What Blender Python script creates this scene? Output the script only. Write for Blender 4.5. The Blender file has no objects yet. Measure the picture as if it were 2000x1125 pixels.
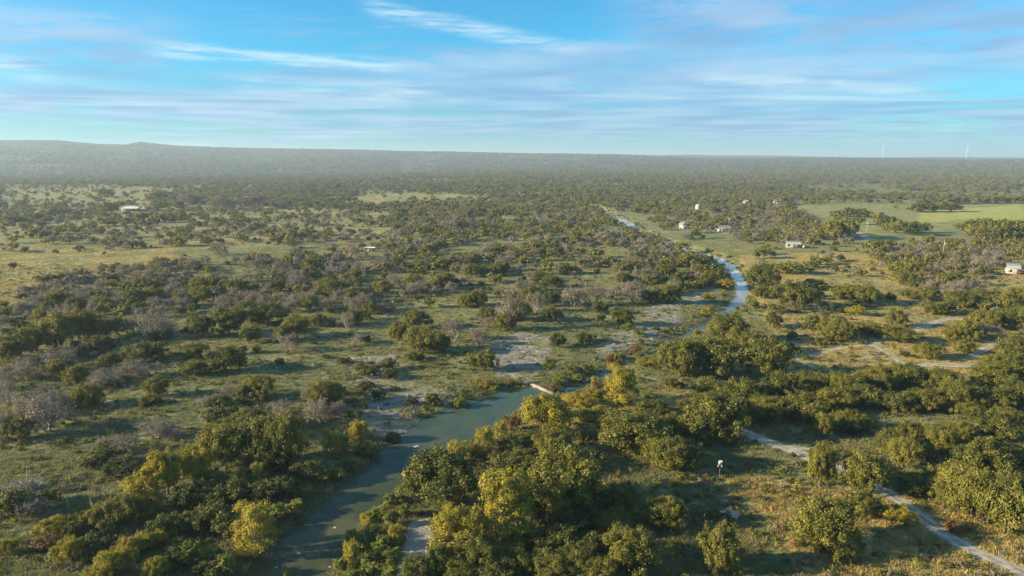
import bpy, math, random
import numpy as np
R = math.radians
rng = np.random.default_rng(11)
random.seed(5)
scene = bpy.context.scene
C = scene.collection

# ------------------------------------------------------------------ camera
CAM_H, PITCH, FPX = 50.0, R(10.6), 1334.0
cd = bpy.data.cameras.new('camera'); cam = bpy.data.objects.new('camera', cd); C.objects.link(cam)
cam.location = (0, 0, CAM_H); cam.rotation_euler = (R(90) - PITCH, 0, 0)
cd.sensor_width = 36; cd.lens = 36 * FPX / 2000; cd.clip_start = 1; cd.clip_end = 60000
scene.camera = cam
# ------------------------------------------------------------------ sun, sky, exposure
SUN_EL, SUN_AZ = R(17), R(-99)          # azimuth from +Y, clockwise; low sun from the left
sd = bpy.data.lights.new('sun', 'SUN'); so = bpy.data.objects.new('sun', sd); C.objects.link(so)
sd.energy = 5.0; sd.angle = R(0.6); sd.color = (1.0, .79, .47)
so.rotation_euler = (R(90) - SUN_EL, 0, math.pi - SUN_AZ)
scene.view_settings.view_transform = 'Standard'; scene.view_settings.look = 'None'
scene.view_settings.gamma = 1; scene.view_settings.exposure = 1.7
w = bpy.data.worlds.new('World'); scene.world = w; w.use_nodes = True
scene.cycles.use_denoising = True; scene.cycles.denoiser = 'OPENIMAGEDENOISE'; scene.cycles.denoising_input_passes = 'RGB_ALBEDO_NORMAL'
scene.cycles.max_bounces = 5; scene.cycles.diffuse_bounces = 2; scene.cycles.glossy_bounces = 2
scene.cycles.transmission_bounces = 3; scene.cycles.volume_bounces = 0; scene.cycles.transparent_max_bounces = 4
scene.cycles.sample_clamp_indirect = 3


class N:
    """small node helper"""
    def __init__(s, tree): s.t = tree; s.n = tree.nodes; s.l = tree.links
    def put(s, sock, v):
        if hasattr(v, 'is_output') or hasattr(v, 'links'): s.l.new(v, sock)
        else: sock.default_value = v
    def math(s, op, a, b=0.0, c=0.0, clamp=False):
        m = s.n.new('ShaderNodeMath'); m.operation = op; m.use_clamp = clamp
        s.put(m.inputs[0], a); s.put(m.inputs[1], b); s.put(m.inputs[2], c); return m.outputs[0]
    def vec(s, op, a, b=(0, 0, 0)):
        m = s.n.new('ShaderNodeVectorMath'); m.operation = op
        s.put(m.inputs[0], a); s.put(m.inputs[1], b); return m.outputs[0]
    def noise(s, v, scale, detail=4, rough=.55, dist=0):
        m = s.n.new('ShaderNodeTexNoise'); s.put(m.inputs['Vector'], v)
        m.inputs['Scale'].default_value = scale; m.inputs['Detail'].default_value = detail
        m.inputs['Roughness'].default_value = rough; m.inputs['Distortion'].default_value = dist; return m.outputs['Fac']
    def smooth(s, v, a, b):
        m = s.n.new('ShaderNodeMapRange'); m.interpolation_type = 'SMOOTHSTEP'; m.clamp = True
        s.put(m.inputs[0], v); m.inputs[1].default_value = a; m.inputs[2].default_value = b; return m.outputs[0]
    def mix(s, f, a, b):
        m = s.n.new('ShaderNodeMix'); m.data_type = 'RGBA'; s.put(m.inputs[0], f); s.put(m.inputs[6], a); s.put(m.inputs[7], b); return m.outputs[2]
    def sep(s, v):
        m = s.n.new('ShaderNodeSeparateXYZ'); s.put(m.inputs[0], v); return m.outputs
    def comb(s, x, y, z):
        m = s.n.new('ShaderNodeCombineXYZ'); s.put(m.inputs[0], x); s.put(m.inputs[1], y); s.put(m.inputs[2], z); return m.outputs[0]
    def attr(s, name):
        m = s.n.new('ShaderNodeAttribute'); m.attribute_name = name; return m.outputs['Fac']


def c4(c): return (c[0], c[1], c[2], 1)


def make_sky():
    k = N(w.node_tree); k.n.clear()
    out = k.n.new('ShaderNodeOutputWorld'); bg = k.n.new('ShaderNodeBackground'); k.l.new(bg.outputs[0], out.inputs[0])
    sky = k.n.new('ShaderNodeTexSky'); sky.sky_type = 'NISHITA'; sky.sun_disc = False
    sky.sun_elevation = SUN_EL; sky.sun_rotation = SUN_AZ; sky.air_density = 1.0; sky.dust_density = .1; sky.ozone_density = 2.5
    tint = k.n.new('ShaderNodeMix'); tint.data_type = 'RGBA'; tint.blend_type = 'MULTIPLY'; tint.inputs[0].default_value = 1
    d = k.n.new('ShaderNodeTexCoord').outputs['Generated']
    x, y, z = k.sep(d)
    k.l.new(sky.outputs[0], tint.inputs[6]); k.l.new(k.mix(k.smooth(z, .0, .16), (.24, .54, .74, 1), (.18, .79, 1.0, 1)), tint.inputs[7])
    col = tint.outputs[2]
    zc = k.math('MAXIMUM', z, .02)
    u = k.math('DIVIDE', x, zc); v = k.math('DIVIDE', y, zc)
    # flat cloud layer seen in perspective
    p1 = k.comb(k.math('MULTIPLY', u, .55), k.math('ADD', v, 3.7), 1.3)
    n1 = k.noise(p1, .42, 8, .64, .6)
    n1b = k.noise(k.comb(u, v, 7.7), .075, 2, .5)
    cov = k.math('ADD', n1, k.math('MULTIPLY', k.math('SUBTRACT', n1b, .5), .9))
    m1 = k.math('MULTIPLY', k.smooth(cov, .47, .66), .75)
    # thin wind-drawn cirrus, streaks running slightly across the view
    a = R(14)
    us = k.math('ADD', k.math('MULTIPLY', u, math.cos(a)), k.math('MULTIPLY', v, math.sin(a)))
    vs = k.math('SUBTRACT', k.math('MULTIPLY', v, math.cos(a)), k.math('MULTIPLY', u, math.sin(a)))
    n2 = k.noise(k.comb(k.math('MULTIPLY', us, .22), vs, 4.4), .75, 8, .62, .5)
    n2b = k.noise(k.comb(us, vs, 11.0), .12, 2, .5)
    m2 = k.math('MULTIPLY', k.smooth(k.math('ADD', n2, k.math('MULTIPLY', k.math('SUBTRACT', n2b, .5), .8)), .54, .84), .6)
    # named streaks of cirrus, placed by azimuth and elevation in the sky
    az = k.math('ARCTAN2', x, y); el = k.math('ARCSINE', z)
    wob = k.math('MULTIPLY', k.math('SUBTRACT', k.noise(k.comb(k.math('MULTIPLY', az, 6), k.math('MULTIPLY', el, 30), 0), 1.0, 6, .65), .5), .022)
    bank = k.noise(k.comb(k.math('MULTIPLY', az, 7), k.math('MULTIPLY', el, 46), 9), 1.0, 8, .66, .8)
    fray = k.noise(k.comb(k.math('MULTIPLY', az, 5), k.math('MULTIPLY', el, 60), 3), 1.6, 7, .68)

    def azel(px, py):
        dx, dy = (px - 1000) / FPX, (562.5 - py) / FPX
        X, Y, Z = dx, math.cos(PITCH) + dy * math.sin(PITCH), -math.sin(PITCH) + dy * math.cos(PITCH)
        n = math.sqrt(X * X + Y * Y + Z * Z); return math.atan2(X, Y), math.asin(Z / n)

    def streak(p, q, thick, soft, tex=None):
        a0, e0 = azel(*p); a1, e1 = azel(*q)
        t = k.math('DIVIDE', k.math('SUBTRACT', az, a0), a1 - a0)
        mid = k.math('ADD', k.math('MULTIPLY', t, e1 - e0), e0)
        dist = k.math('ABSOLUTE', k.math('SUBTRACT', k.math('ADD', el, wob), mid))
        body = k.math('SUBTRACT', 1.0, k.smooth(dist, thick * .1, thick))
        ends = k.math('MULTIPLY', k.smooth(t, -.02, .16), k.math('SUBTRACT', 1.0, k.smooth(t, .75, 1.05)))
        return k.math('MULTIPLY', k.math('MULTIPLY', body, ends), k.math('MULTIPLY', k.smooth(tex or fray, .34, .66) if tex is None else k.smooth(tex, .30, .56), soft))
    m3 = None
    for s in (((690, 5), (1170, 105), .016, .7), ((255, 92), (840, 130), .014, .8), ((430, 160), (930, 190), .020, .65),
              ((1330, 150), (1880, 185), .012, .7), ((-200, 95), (130, 145), .022, .7), ((300, 286), (440, 288), .005, .9)):
        q = streak(*s); m3 = q if m3 is None else k.math('MAXIMUM', m3, q)
    m4 = None
    for s in (((-500, 178), (780, 210), .034, 1.0), ((400, 232), (980, 248), .020, .95), ((880, 175), (1750, 115), .060, .9),
              ((930, 240), (2600, 225), .042, .9), ((1150, 30), (2900, 45), .085, .9), ((-900, 40), (420, 95), .075, .85), ((300, 265), (1500, 290), .012, .6)):
        q = streak(*s, tex=bank); m4 = q if m4 is None else k.math('MAXIMUM', m4, q)
    lav = k.math('MAXIMUM', m1, m4); whi = k.math('MAXIMUM', m2, m3)
    fade = k.smooth(z, .004, .035)
    shade = k.noise(k.comb(u, v, 2.2), .5, 4, .5)
    lavcol = k.mix(k.smooth(shade, .35, .65), (1.2, 2.35, 3.85, 1), (2.3, 3.3, 4.45, 1))
    col = k.mix(k.math('MULTIPLY', lav, fade), col, lavcol)
    col = k.mix(k.math('MULTIPLY', whi, fade), col, (3.8, 4.8, 5.2, 1))
    k.l.new(col, bg.inputs[0]); bg.inputs[1].default_value = .062


make_sky()

# ------------------------------------------------------------------ geometry of the place
def G(px, py, z=0.0):
    dx, dy = (px - 1000) / FPX, (562.5 - py) / FPX
    d = np.array([dx, math.cos(PITCH) + dy * math.sin(PITCH), -math.sin(PITCH) + dy * math.cos(PITCH)])
    t = (z - CAM_H) / d[2]
    return float(d[0] * t), float(d[1] * t)


def P(x, y, z=0.0):
    """world -> photograph pixel (arrays)"""
    x = np.asarray(x, float); y = np.asarray(y, float); z = np.asarray(z, float) - CAM_H
    f = y * math.cos(PITCH) - z * math.sin(PITCH); u = y * math.sin(PITCH) + z * math.cos(PITCH)
    f = np.maximum(f, 1e-3)
    return 1000 + FPX * x / f, 562.5 - FPX * u / f, f


def inpoly(px, py, poly):
    px = np.asarray(px, float); py = np.asarray(py, float); ins = np.zeros(px.shape, bool)
    n = len(poly)
    for i in range(n):
        x0, y0 = poly[i]; x1, y1 = poly[(i + 1) % n]
        if y0 == y1: continue
        c = ((y0 > py) != (y1 > py)) & (px < (x1 - x0) * (py - y0) / (y1 - y0) + x0)
        ins ^= c
    return ins


def segdist(x, y, pts, closed=False):
    d = np.full(np.shape(x), 1e9)
    n = len(pts)
    for i in range(n if closed else n - 1):
        ax, ay = pts[i]; bx, by = pts[(i + 1) % n]
        L = (bx - ax) ** 2 + (by - ay) ** 2 + 1e-9
        t = np.clip(((x - ax) * (bx - ax) + (y - ay) * (by - ay)) / L, 0, 1)
        d = np.minimum(d, np.hypot(x - ax - t * (bx - ax), y - ay - t * (by - ay)))
    return d


def hash2(ix, iy, s):
    h = (ix.astype(np.int64) * 374761393 + iy.astype(np.int64) * 668265263 + s * 974711) & 0x7fffffff
    h = ((h ^ (h >> 13)) * 1274126177) & 0x7fffffff
    return ((h ^ (h >> 16)) & 0xffff) / 65535.0


def vnoise(x, y, scale, s=0):
    x = np.asarray(x, float) / scale; y = np.asarray(y, float) / scale
    ix, iy = np.floor(x), np.floor(y); fx, fy = x - ix, y - iy
    fx = fx * fx * (3 - 2 * fx); fy = fy * fy * (3 - 2 * fy)
    a, b = hash2(ix, iy, s), hash2(ix + 1, iy, s); c, d = hash2(ix, iy + 1, s), hash2(ix + 1, iy + 1, s)
    return (a * (1 - fx) + b * fx) * (1 - fy) + (c * (1 - fx) + d * fx) * fy


def sstep(v, a, b):
    t = np.clip((v - a) / (b - a), 0, 1); return t * t * (3 - 2 * t)


WZ = -1.0
left_bank = [(430, 1180), (470, 1125), (530, 1065), (585, 1020), (640, 970), (690, 925), (740, 885), (778, 850), (830, 815), (900, 790), (965, 764), (1030, 757),
             (1078, 764), (1104, 755), (1150, 738), (1200, 713), (1250, 692), (1300, 667), (1335, 651), (1388, 622), (1424, 596), (1436, 570), (1432, 545), (1415, 522),
             (1396, 507), (1330, 488), (1262, 466), (1236, 451), (1208, 436), (1190, 424), (1172, 413), (1150, 402)]
right_bank = [(640, 1180), (650, 1125), (668, 1085), (695, 1040), (725, 1000), (775, 958), (810, 930), (855, 900), (885, 882), (935, 852), (985, 820), (1022, 792), (1062, 777),
              (1088, 771), (1122, 768), (1166, 748), (1212, 719), (1256, 695), (1305, 671), (1342, 656), (1405, 632), (1450, 598), (1463, 572), (1455, 545), (1436, 522),
              (1412, 506), (1340, 484), (1276, 464), (1254, 449), (1230, 434), (1206, 422), (1182, 412), (1156, 401)]
LB = [G(a, b, WZ) for a, b in left_bank]; RB = [G(a, b, WZ) for a, b in right_bank]
creek = LB + RB[::-1]
tracks_px = {
    'main': ([(1360, 796), (1420, 828), (1470, 850), (1517, 868), (1576, 890), (1629, 910), (1657, 924), (1713, 947), (1755, 975), (1807, 1013), (1846, 1041), (1895, 1071), (1947, 1092), (2010, 1118), (2080, 1150)], 3.1),
    'spur': ([(1517, 868), (1553, 876), (1588, 872)], 2.0),
    'loop': ([(1587, 716), (1570, 707), (1549, 696), (1552, 693), (1573, 694), (1615, 684), (1650, 676), (1702, 671), (1724, 664)], 1.8),
    'upper': ([(1724, 664), (1765, 650), (1797, 641), (1818, 633), (1846, 624), (1864, 622), (1930, 632)], 2.4),
    'branch': ([(1702, 671), (1730, 685), (1756, 703), (1772, 719)], 1.8),
    'yard': ([(1772, 719), (1790, 714), (1818, 712), (1853, 713), (1916, 714)], 3.4),
    'east': ([(1891, 700), (1909, 689), (1930, 677), (1954, 666), (1990, 655)], 2.4),
    'farm': ([(1700, 470), (1694, 466), (1682, 458), (1668, 452), (1662, 448)], 5.0),
    'field': ([(1572, 416), (1562, 410), (1548, 403), (1540, 400)], 5.0)}
tracks = {k: ([G(a, b) for a, b in p], wd) for k, (p, wd) in tracks_px.items()}
rock_px = [[(690, 700), (770, 690), (800, 740), (860, 760), (930, 775), (880, 800), (800, 830), (740, 850), (700, 830), (720, 780)],
           [(930, 690), (1010, 650), (1080, 660), (1070, 710), (1030, 745), (960, 730)],
           [(1270, 600), (1330, 590), (1325, 640), (1260, 668), (1160, 700), (1190, 660), (1240, 640)],
           [(1340, 545), (1400, 530), (1410, 570), (1370, 600), (1330, 590)],
           [(1180, 415), (1215, 418), (1275, 460), (1240, 440)]]
gravel_px = [(775, 1140), (788, 1060), (800, 1020), (818, 1005), (838, 1010), (850, 1050), (838, 1090), (815, 1105), (800, 1140)]
meadow_px = [(1545, 402), (1700, 397), (2010, 397), (2010, 445), (1900, 432), (1790, 470), (1690, 470), (1670, 440), (1560, 418)]
green_px = [(1800, 412), (2010, 397), (2010, 433), (1880, 428), (1790, 436)]


def dry_mask(px, py):
    d = np.zeros(np.shape(px))
    for poly, v in (([(1380, 940), (1480, 930), (1620, 945), (2000, 900), (2010, 1130), (1560, 1130), (1500, 1010)], 1.0),
                    ([(1440, 500), (2000, 480), (2000, 740), (1540, 720), (1480, 600)], .75),
                    ([(1080, 770), (1330, 740), (1400, 830), (1000, 850)], .55),
                    ([(0, 500), (330, 480), (380, 530), (130, 570), (0, 600)], .7),
                    ([(0, 360), (900, 380), (900, 470), (0, 500)], .5)):
        d = np.maximum(d, inpoly(px, py, poly) * v)
    return d


def hills(x, y):
    """far ridges beyond the plain"""
    az = np.degrees(np.arctan2(x, np.maximum(y, 1))); r = np.hypot(x, y)
    top = np.interp(az, [-60, -37, -33, -30.5, -29, -28, -26, -20, -15, -10, -5, 0, 8, 15, 22, 30, 37, 60],
                    [200, 222, 226, 196, 190, 222, 188, 178, 165, 150, 138, 126, 105, 80, 65, 50, 44, 40])
    r = r / .62
    prof = sstep(r, 4200, 8300) * (.82 + .18 * vnoise(x, y, 900, 3)) + .06 * (vnoise(x, y, 330, 4) - .5) * sstep(r, 5000, 8000)
    back = sstep(r, 9600, 11500) * np.interp(az, [-60, 0, 8, 14, 20, 27, 32, 37, 60], [0, 60, 100, 135, 120, 96, 92, 84, 70]) * (.9 + .1 * vnoise(az * 40, r * 0, 60, 5))
    return np.maximum(top * prof, back) * .62 + 19 * sstep(r, 4200, 8300)


def base_h(x, y):
    x = np.asarray(x, float); y = np.asarray(y, float); r = np.hypot(x, y)
    h = (vnoise(x, y, 38, 1) - .5) * .7 + (vnoise(x, y, 120, 2) - .5) * np.clip(r / 350, .3, 3.0)
    h += (vnoise(x, y, 700, 6) - .5) * np.clip((r - 700) / 160, 0, 16)
    return h + hills(x, y)


creek_x = [p[0] for p in creek]; creek_y = [p[1] for p in creek]


def height(x, y):
    x = np.atleast_1d(np.asarray(x, float)); y = np.atleast_1d(np.asarray(y, float))
    h = base_h(x, y)
    near = (x > min(creek_x) - 14) & (x < max(creek_x) + 14) & (y > min(creek_y) - 14) & (y < max(creek_y) + 14)
    if near.any():
        xn, yn = x[near], y[near]
        d = segdist(xn, yn, creek, True); ins = inpoly(xn, yn, creek)
        s = sstep(d, 0, 7)
        h[near] = np.where(ins, WZ - .12 - np.minimum(d, 4) * .25, (WZ + .05) * (1 - s) + h[near] * s)
    return h


def creek_d(x, y):
    x = np.atleast_1d(np.asarray(x, float)); y = np.atleast_1d(np.asarray(y, float))
    d = segdist(x, y, creek, True); return np.where(inpoly(x, y, creek), -d, d)


# ------------------------------------------------------------------ mesh and material helpers
def mesh_np(name, v, faces, mats, attrs=None, fmat=None, smooth=False):
    """faces: (n,4) or (n,3) integer array, or list of such arrays"""
    m = bpy.data.meshes.new(name); v = np.asarray(v, np.float32)
    fl = faces if isinstance(faces, list) else [faces]
    fl = [np.asarray(f, np.int32) for f in fl if len(f)]
    m.vertices.add(len(v)); m.vertices.foreach_set('co', v.ravel())
    tot = np.concatenate([np.full(len(f), f.shape[1], np.int32) for f in fl])
    idx = np.concatenate([f.ravel() for f in fl])
    st = np.concatenate([[0], np.cumsum(tot)[:-1]]).astype(np.int32)
    m.loops.add(len(idx)); m.loops.foreach_set('vertex_index', idx)
    m.polygons.add(len(tot)); m.polygons.foreach_set('loop_start', st)
    if smooth: m.polygons.foreach_set('use_smooth', np.ones(len(tot), bool))
    for mt in (mats if isinstance(mats, (list, tuple)) else [mats]): m.materials.append(mt)
    if fmat is not None: m.polygons.foreach_set('material_index', np.asarray(fmat, np.int32))
    for an, (dom, val) in (attrs or {}).items():
        a = m.attributes.new(an, 'FLOAT', dom); a.data.foreach_set('value', np.asarray(val, np.float32))
    m.update(calc_edges=True)
    return m


def obj(name, data, parent=None, loc=None):
    o = bpy.data.objects.new(name, data); C.objects.link(o)
    if parent is not None: o.parent = parent
    if loc is not None: o.location = loc
    return o


def tag(o, label=None, cat=None, group=None, kind=None):
    if label: o['label'] = label
    if cat: o['category'] = cat
    if group: o['group'] = group
    if kind: o['kind'] = kind
    return o


def new_mat(name):
    m = bpy.data.materials.new(name); m.use_nodes = True
    k = N(m.node_tree); b = k.n['Principled BSDF']; return m, k, b


def plain(name, col, rough=.8, metal=0, var=.25, scale=3.0):
    m, k, b = new_mat(name)
    tc = k.n.new('ShaderNodeTexCoord').outputs['Object']
    n = k.noise(tc, scale, 5, .6)
    k.l.new(k.mix(n, c4([c * (1 - var) for c in col]), c4([min(1, c * (1 + var)) for c in col])), b.inputs['Base Color'])
    b.inputs['Roughness'].default_value = rough; b.inputs['Metallic'].default_value = metal
    return m


def leaf_mat(name, dark, mid, pale, transl=.35, turning=None):
    m, k, b = new_mat(name)
    r = k.n.new('ShaderNodeObjectInfo').outputs['Random']; lv = k.attr('leafvar')
    base = k.mix(r, c4(dark), c4(mid))
    col = k.mix(k.smooth(lv, .35, 1.0), base, c4(pale))
    if turning:      # boughs of the same crown that have not turned yet
        tc = k.n.new('ShaderNodeTexCoord').outputs['Object']
        nz = k.noise(k.vec('ADD', tc, k.comb(k.math('MULTIPLY', r, 40), 0, 0)), .42, 4, .65)
        col = k.mix(k.math('MULTIPLY', k.smooth(nz, .46, .62), .8), col, c4(turning))
    k.l.new(col, b.inputs['Base Color']); b.inputs['Roughness'].default_value = .62
    b.inputs['Specular IOR Level'].default_value = .25
    t = k.n.new('ShaderNodeBsdfTranslucent'); k.l.new(col, t.inputs[0])
    mx = k.n.new('ShaderNodeMixShader'); mx.inputs[0].default_value = transl
    k.l.new(b.outputs[0], mx.inputs[1]); k.l.new(t.outputs[0], mx.inputs[2])
    k.l.new(mx.outputs[0], k.n['Material Output'].inputs[0])
    return m


M = {
    'oak': leaf_mat('oak_leaf', (.062, .082, .017), (.160, .155, .027), (.270, .245, .058)),
    'golden': leaf_mat('golden_leaf', (.22, .20, .020), (.32, .25, .022), (.44, .37, .05), turning=(.11, .125, .024)),
    'sycamore': leaf_mat('sycamore_leaf', (.25, .225, .024), (.36, .29, .030), (.48, .40, .07), turning=(.16, .175, .03)),
    'willow': leaf_mat('willow_leaf', (.09, .135, .024), (.17, .19, .028), (.27, .28, .05)),
    'juniper': leaf_mat('juniper_leaf', (.038, .060, .014), (.090, .102, .022), (.175, .175, .042)),
    'russet': leaf_mat('russet_leaf', (.13, .075, .03), (.17, .10, .045), (.22, .15, .06)),
    'greyleaf': leaf_mat('grey_leaf', (.12, .108, .080), (.17, .145, .112), (.24, .21, .15), .2),
    'grassdry': leaf_mat('dry_grass_blade', (.26, .205, .07), (.34, .265, .095), (.44, .36, .15), .4),
    'grassgreen': leaf_mat('green_grass_blade', (.14, .16, .060), (.20, .205, .085), (.29, .27, .13), .4),
    'bark': plain('oak_bark', (.10, .085, .07)),
    'palebark': plain('sycamore_bark', (.42, .39, .33)),
    'twig': plain('grey_twig', (.20, .175, .15)),
    'deadwood': plain('dead_wood', (.30, .27, .24)),
}


def ground_mat():
    m, k, b = new_mat('ranch_ground')
    tc = k.n.new('ShaderNodeTexCoord').outputs['Object']
    big = k.noise(tc, .012, 4, .6); med = k.noise(tc, .09, 5, .62); fine = k.noise(tc, .9, 5, .7); tuft = k.noise(tc, 2.7, 3, .6)
    green = k.mix(k.smooth(med, .35, .65), (.115, .135, .058, 1), (.215, .215, .105, 1))
    dry = k.mix(k.smooth(med, .35, .65), (.28, .225, .085, 1), (.39, .32, .135, 1))
    dm = k.math('ADD', k.math('MULTIPLY', k.attr('dry'), .62), k.math('MULTIPLY', k.math('SUBTRACT', k.noise(tc, .05, 6, .65), .5), 1.5))
    dm = k.math('ADD', dm, k.math('MULTIPLY', k.math('SUBTRACT', fine, .5), .9))
    col = k.mix(k.smooth(dm, .05, .75), green, dry)
    soil = k.smooth(k.math('ADD', fine, k.math('MULTIPLY', big, .5)), .86, 1.02)
    col = k.mix(k.math('MULTIPLY', soil, .7), col, (.24, .20, .15, 1))
    col = k.mix(k.math('MULTIPLY', k.smooth(tuft, .55, .8), .7), col, (.06, .07, .026, 1))
    # bright hay field
    col = k.mix(k.attr('field'), col, k.mix(k.smooth(med, .3, .7), (.23, .26, .07, 1), (.34, .33, .10, 1)))
    # wooded far plain: dark scrub between the crowns
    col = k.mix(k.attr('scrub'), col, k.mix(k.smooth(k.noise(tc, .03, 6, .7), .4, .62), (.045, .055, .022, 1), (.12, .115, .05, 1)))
    # limestone shelf and gravel
    rk = k.math('ADD', k.attr('rock'), k.math('MULTIPLY', k.math('SUBTRACT', k.noise(tc, .35, 6, .7), .5), 1.6))
    rcol = k.mix(k.smooth(fine, .35, .65), (.09, .083, .072, 1), (.25, .235, .21, 1))
    col = k.mix(k.smooth(rk, .42, .80), col, rcol)
    gcol = k.mix(k.smooth(k.noise(tc, 4.0, 4, .7), .35, .65), (.20, .185, .155, 1), (.38, .355, .30, 1))
    col = k.mix(k.smooth(k.math('ADD', k.attr('gravel'), k.math('MULTIPLY', k.math('SUBTRACT', fine, .5), .4)), .4, .6), col, gcol)
    k.l.new(col, b.inputs['Base Color']); b.inputs['Roughness'].default_value = .95; b.inputs['Specular IOR Level'].default_value = .1
    bp = k.n.new('ShaderNodeBump'); bp.inputs['Strength'].default_value = .8; bp.inputs['Distance'].default_value = .5
    k.l.new(k.math('ADD', fine, k.math('MULTIPLY', tuft, .5)), bp.inputs['Height']); k.l.new(bp.outputs[0], b.inputs['Normal'])
    return m


# ------------------------------------------------------------------ ground sheet
def axis(fine0, fine1, step, lo, hi, g):
    a = list(np.arange(fine0, fine1 + .01, step)); s = step; p = fine1
    while p < hi: s *= g; p += s; a.append(p)
    s = step; p = fine0; pre = []
    while p > lo: s *= g; p -= s; pre.append(p)
    return np.array(pre[::-1] + a)


def make_ground():
    xs = axis(-120, 210, 1.25, -14000, 14000, 1.055); ys = axis(62, 330, 1.25, -3000, 14000, 1.022)
    X, Y = np.meshgrid(xs, ys); x, y = X.ravel(), Y.ravel()
    z = height(x, y)
    nx, ny = len(xs), len(ys)
    i = np.arange((nx - 1) * (ny - 1)); r, c = i // (nx - 1), i % (nx - 1); a = r * nx + c
    px, py, f = P(x, y, 0); vis = y > 30
    rock = np.zeros(len(x))
    for poly in rock_px: rock = np.maximum(rock, inpoly(px, py, poly) * (.50 if poly is rock_px[1] else .60) * vis)
    d = creek_d(x, y)
    lft = segdist(x, y, LB) < segdist(x, y, RB)
    rock = np.maximum(rock, np.where(lft, .46 * (d < 9), .34 * (d < 5)) * (d > -1) * (y > 118)); rock = np.where(d < 0, .55, rock)
    rr = np.hypot(x, y)
    field = inpoly(px, py, green_px) * 1.0 * vis
    field = np.maximum(field, .28 * inpoly(px, py, meadow_px) * vis)
    o = obj('ground', mesh_np('ground', np.c_[x, y, z], np.c_[a, a + 1, a + nx + 1, a + nx], ground_mat(), smooth=True, attrs={
        'rock': ('POINT', rock), 'dry': ('POINT', dry_mask(px, py) * vis), 'field': ('POINT', field),
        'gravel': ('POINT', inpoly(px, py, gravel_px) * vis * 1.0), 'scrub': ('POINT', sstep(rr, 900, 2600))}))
    tag(o, 'grassy scrubland plain with dry and green patches and limestone shelves', kind='structure')


make_ground()


def make_water():
    m, k, b = new_mat('creek_water')
    tc = k.n.new('ShaderNodeTexCoord').outputs['Object']
    algae = k.noise(tc, .13, 5, .65)
    bed = k.smooth(k.math('ADD', k.sep(tc)[1], k.math('MULTIPLY', algae, 60)), 190, 110)
    col = k.mix(k.smooth(algae, .42, .68), (.045, .080, .062, 1), (.055, .075, .042, 1))
    riffle_glare = k.math('MULTIPLY', k.smooth(k.sep(tc)[1], 215, 290), k.smooth(k.noise(tc, .55, 5, .7), .36, .58))
    col = k.mix(riffle_glare, col, (.52, .51, .48, 1))  # silvery sky reflection on the far riffles, painted into the base colour
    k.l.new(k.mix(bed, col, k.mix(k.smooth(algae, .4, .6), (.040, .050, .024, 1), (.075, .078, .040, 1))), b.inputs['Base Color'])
    b.inputs['Specular IOR Level'].default_value = .17
    b.inputs['Roughness'].default_value = .035; b.inputs['IOR'].default_value = 1.33
    bp = k.n.new('ShaderNodeBump'); bp.inputs['Strength'].default_value = .13; bp.inputs['Distance'].default_value = .12
    k.l.new(k.noise(tc, 1.6, 4, .6), bp.inputs['Height']); k.l.new(bp.outputs[0], b.inputs['Normal'])
    v, f = [], []
    n = len(LB); rows = 5
    for i in range(n):
        a, c = np.array(LB[i]), np.array(RB[i]); dd = (c - a) / (np.linalg.norm(c - a) + 1e-9)
        a = a - dd * 1.5; c = c + dd * 1.5
        for j in range(rows):
            q = a + (c - a) * j / (rows - 1); v.append((q[0], q[1], WZ))
    for i in range(n - 1):
        for j in range(rows - 1):
            f.append((i * rows + j, i * rows + j + 1, (i + 1) * rows + j + 1, (i + 1) * rows + j))
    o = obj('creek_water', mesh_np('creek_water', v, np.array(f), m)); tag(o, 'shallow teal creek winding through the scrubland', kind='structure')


make_water()


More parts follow.
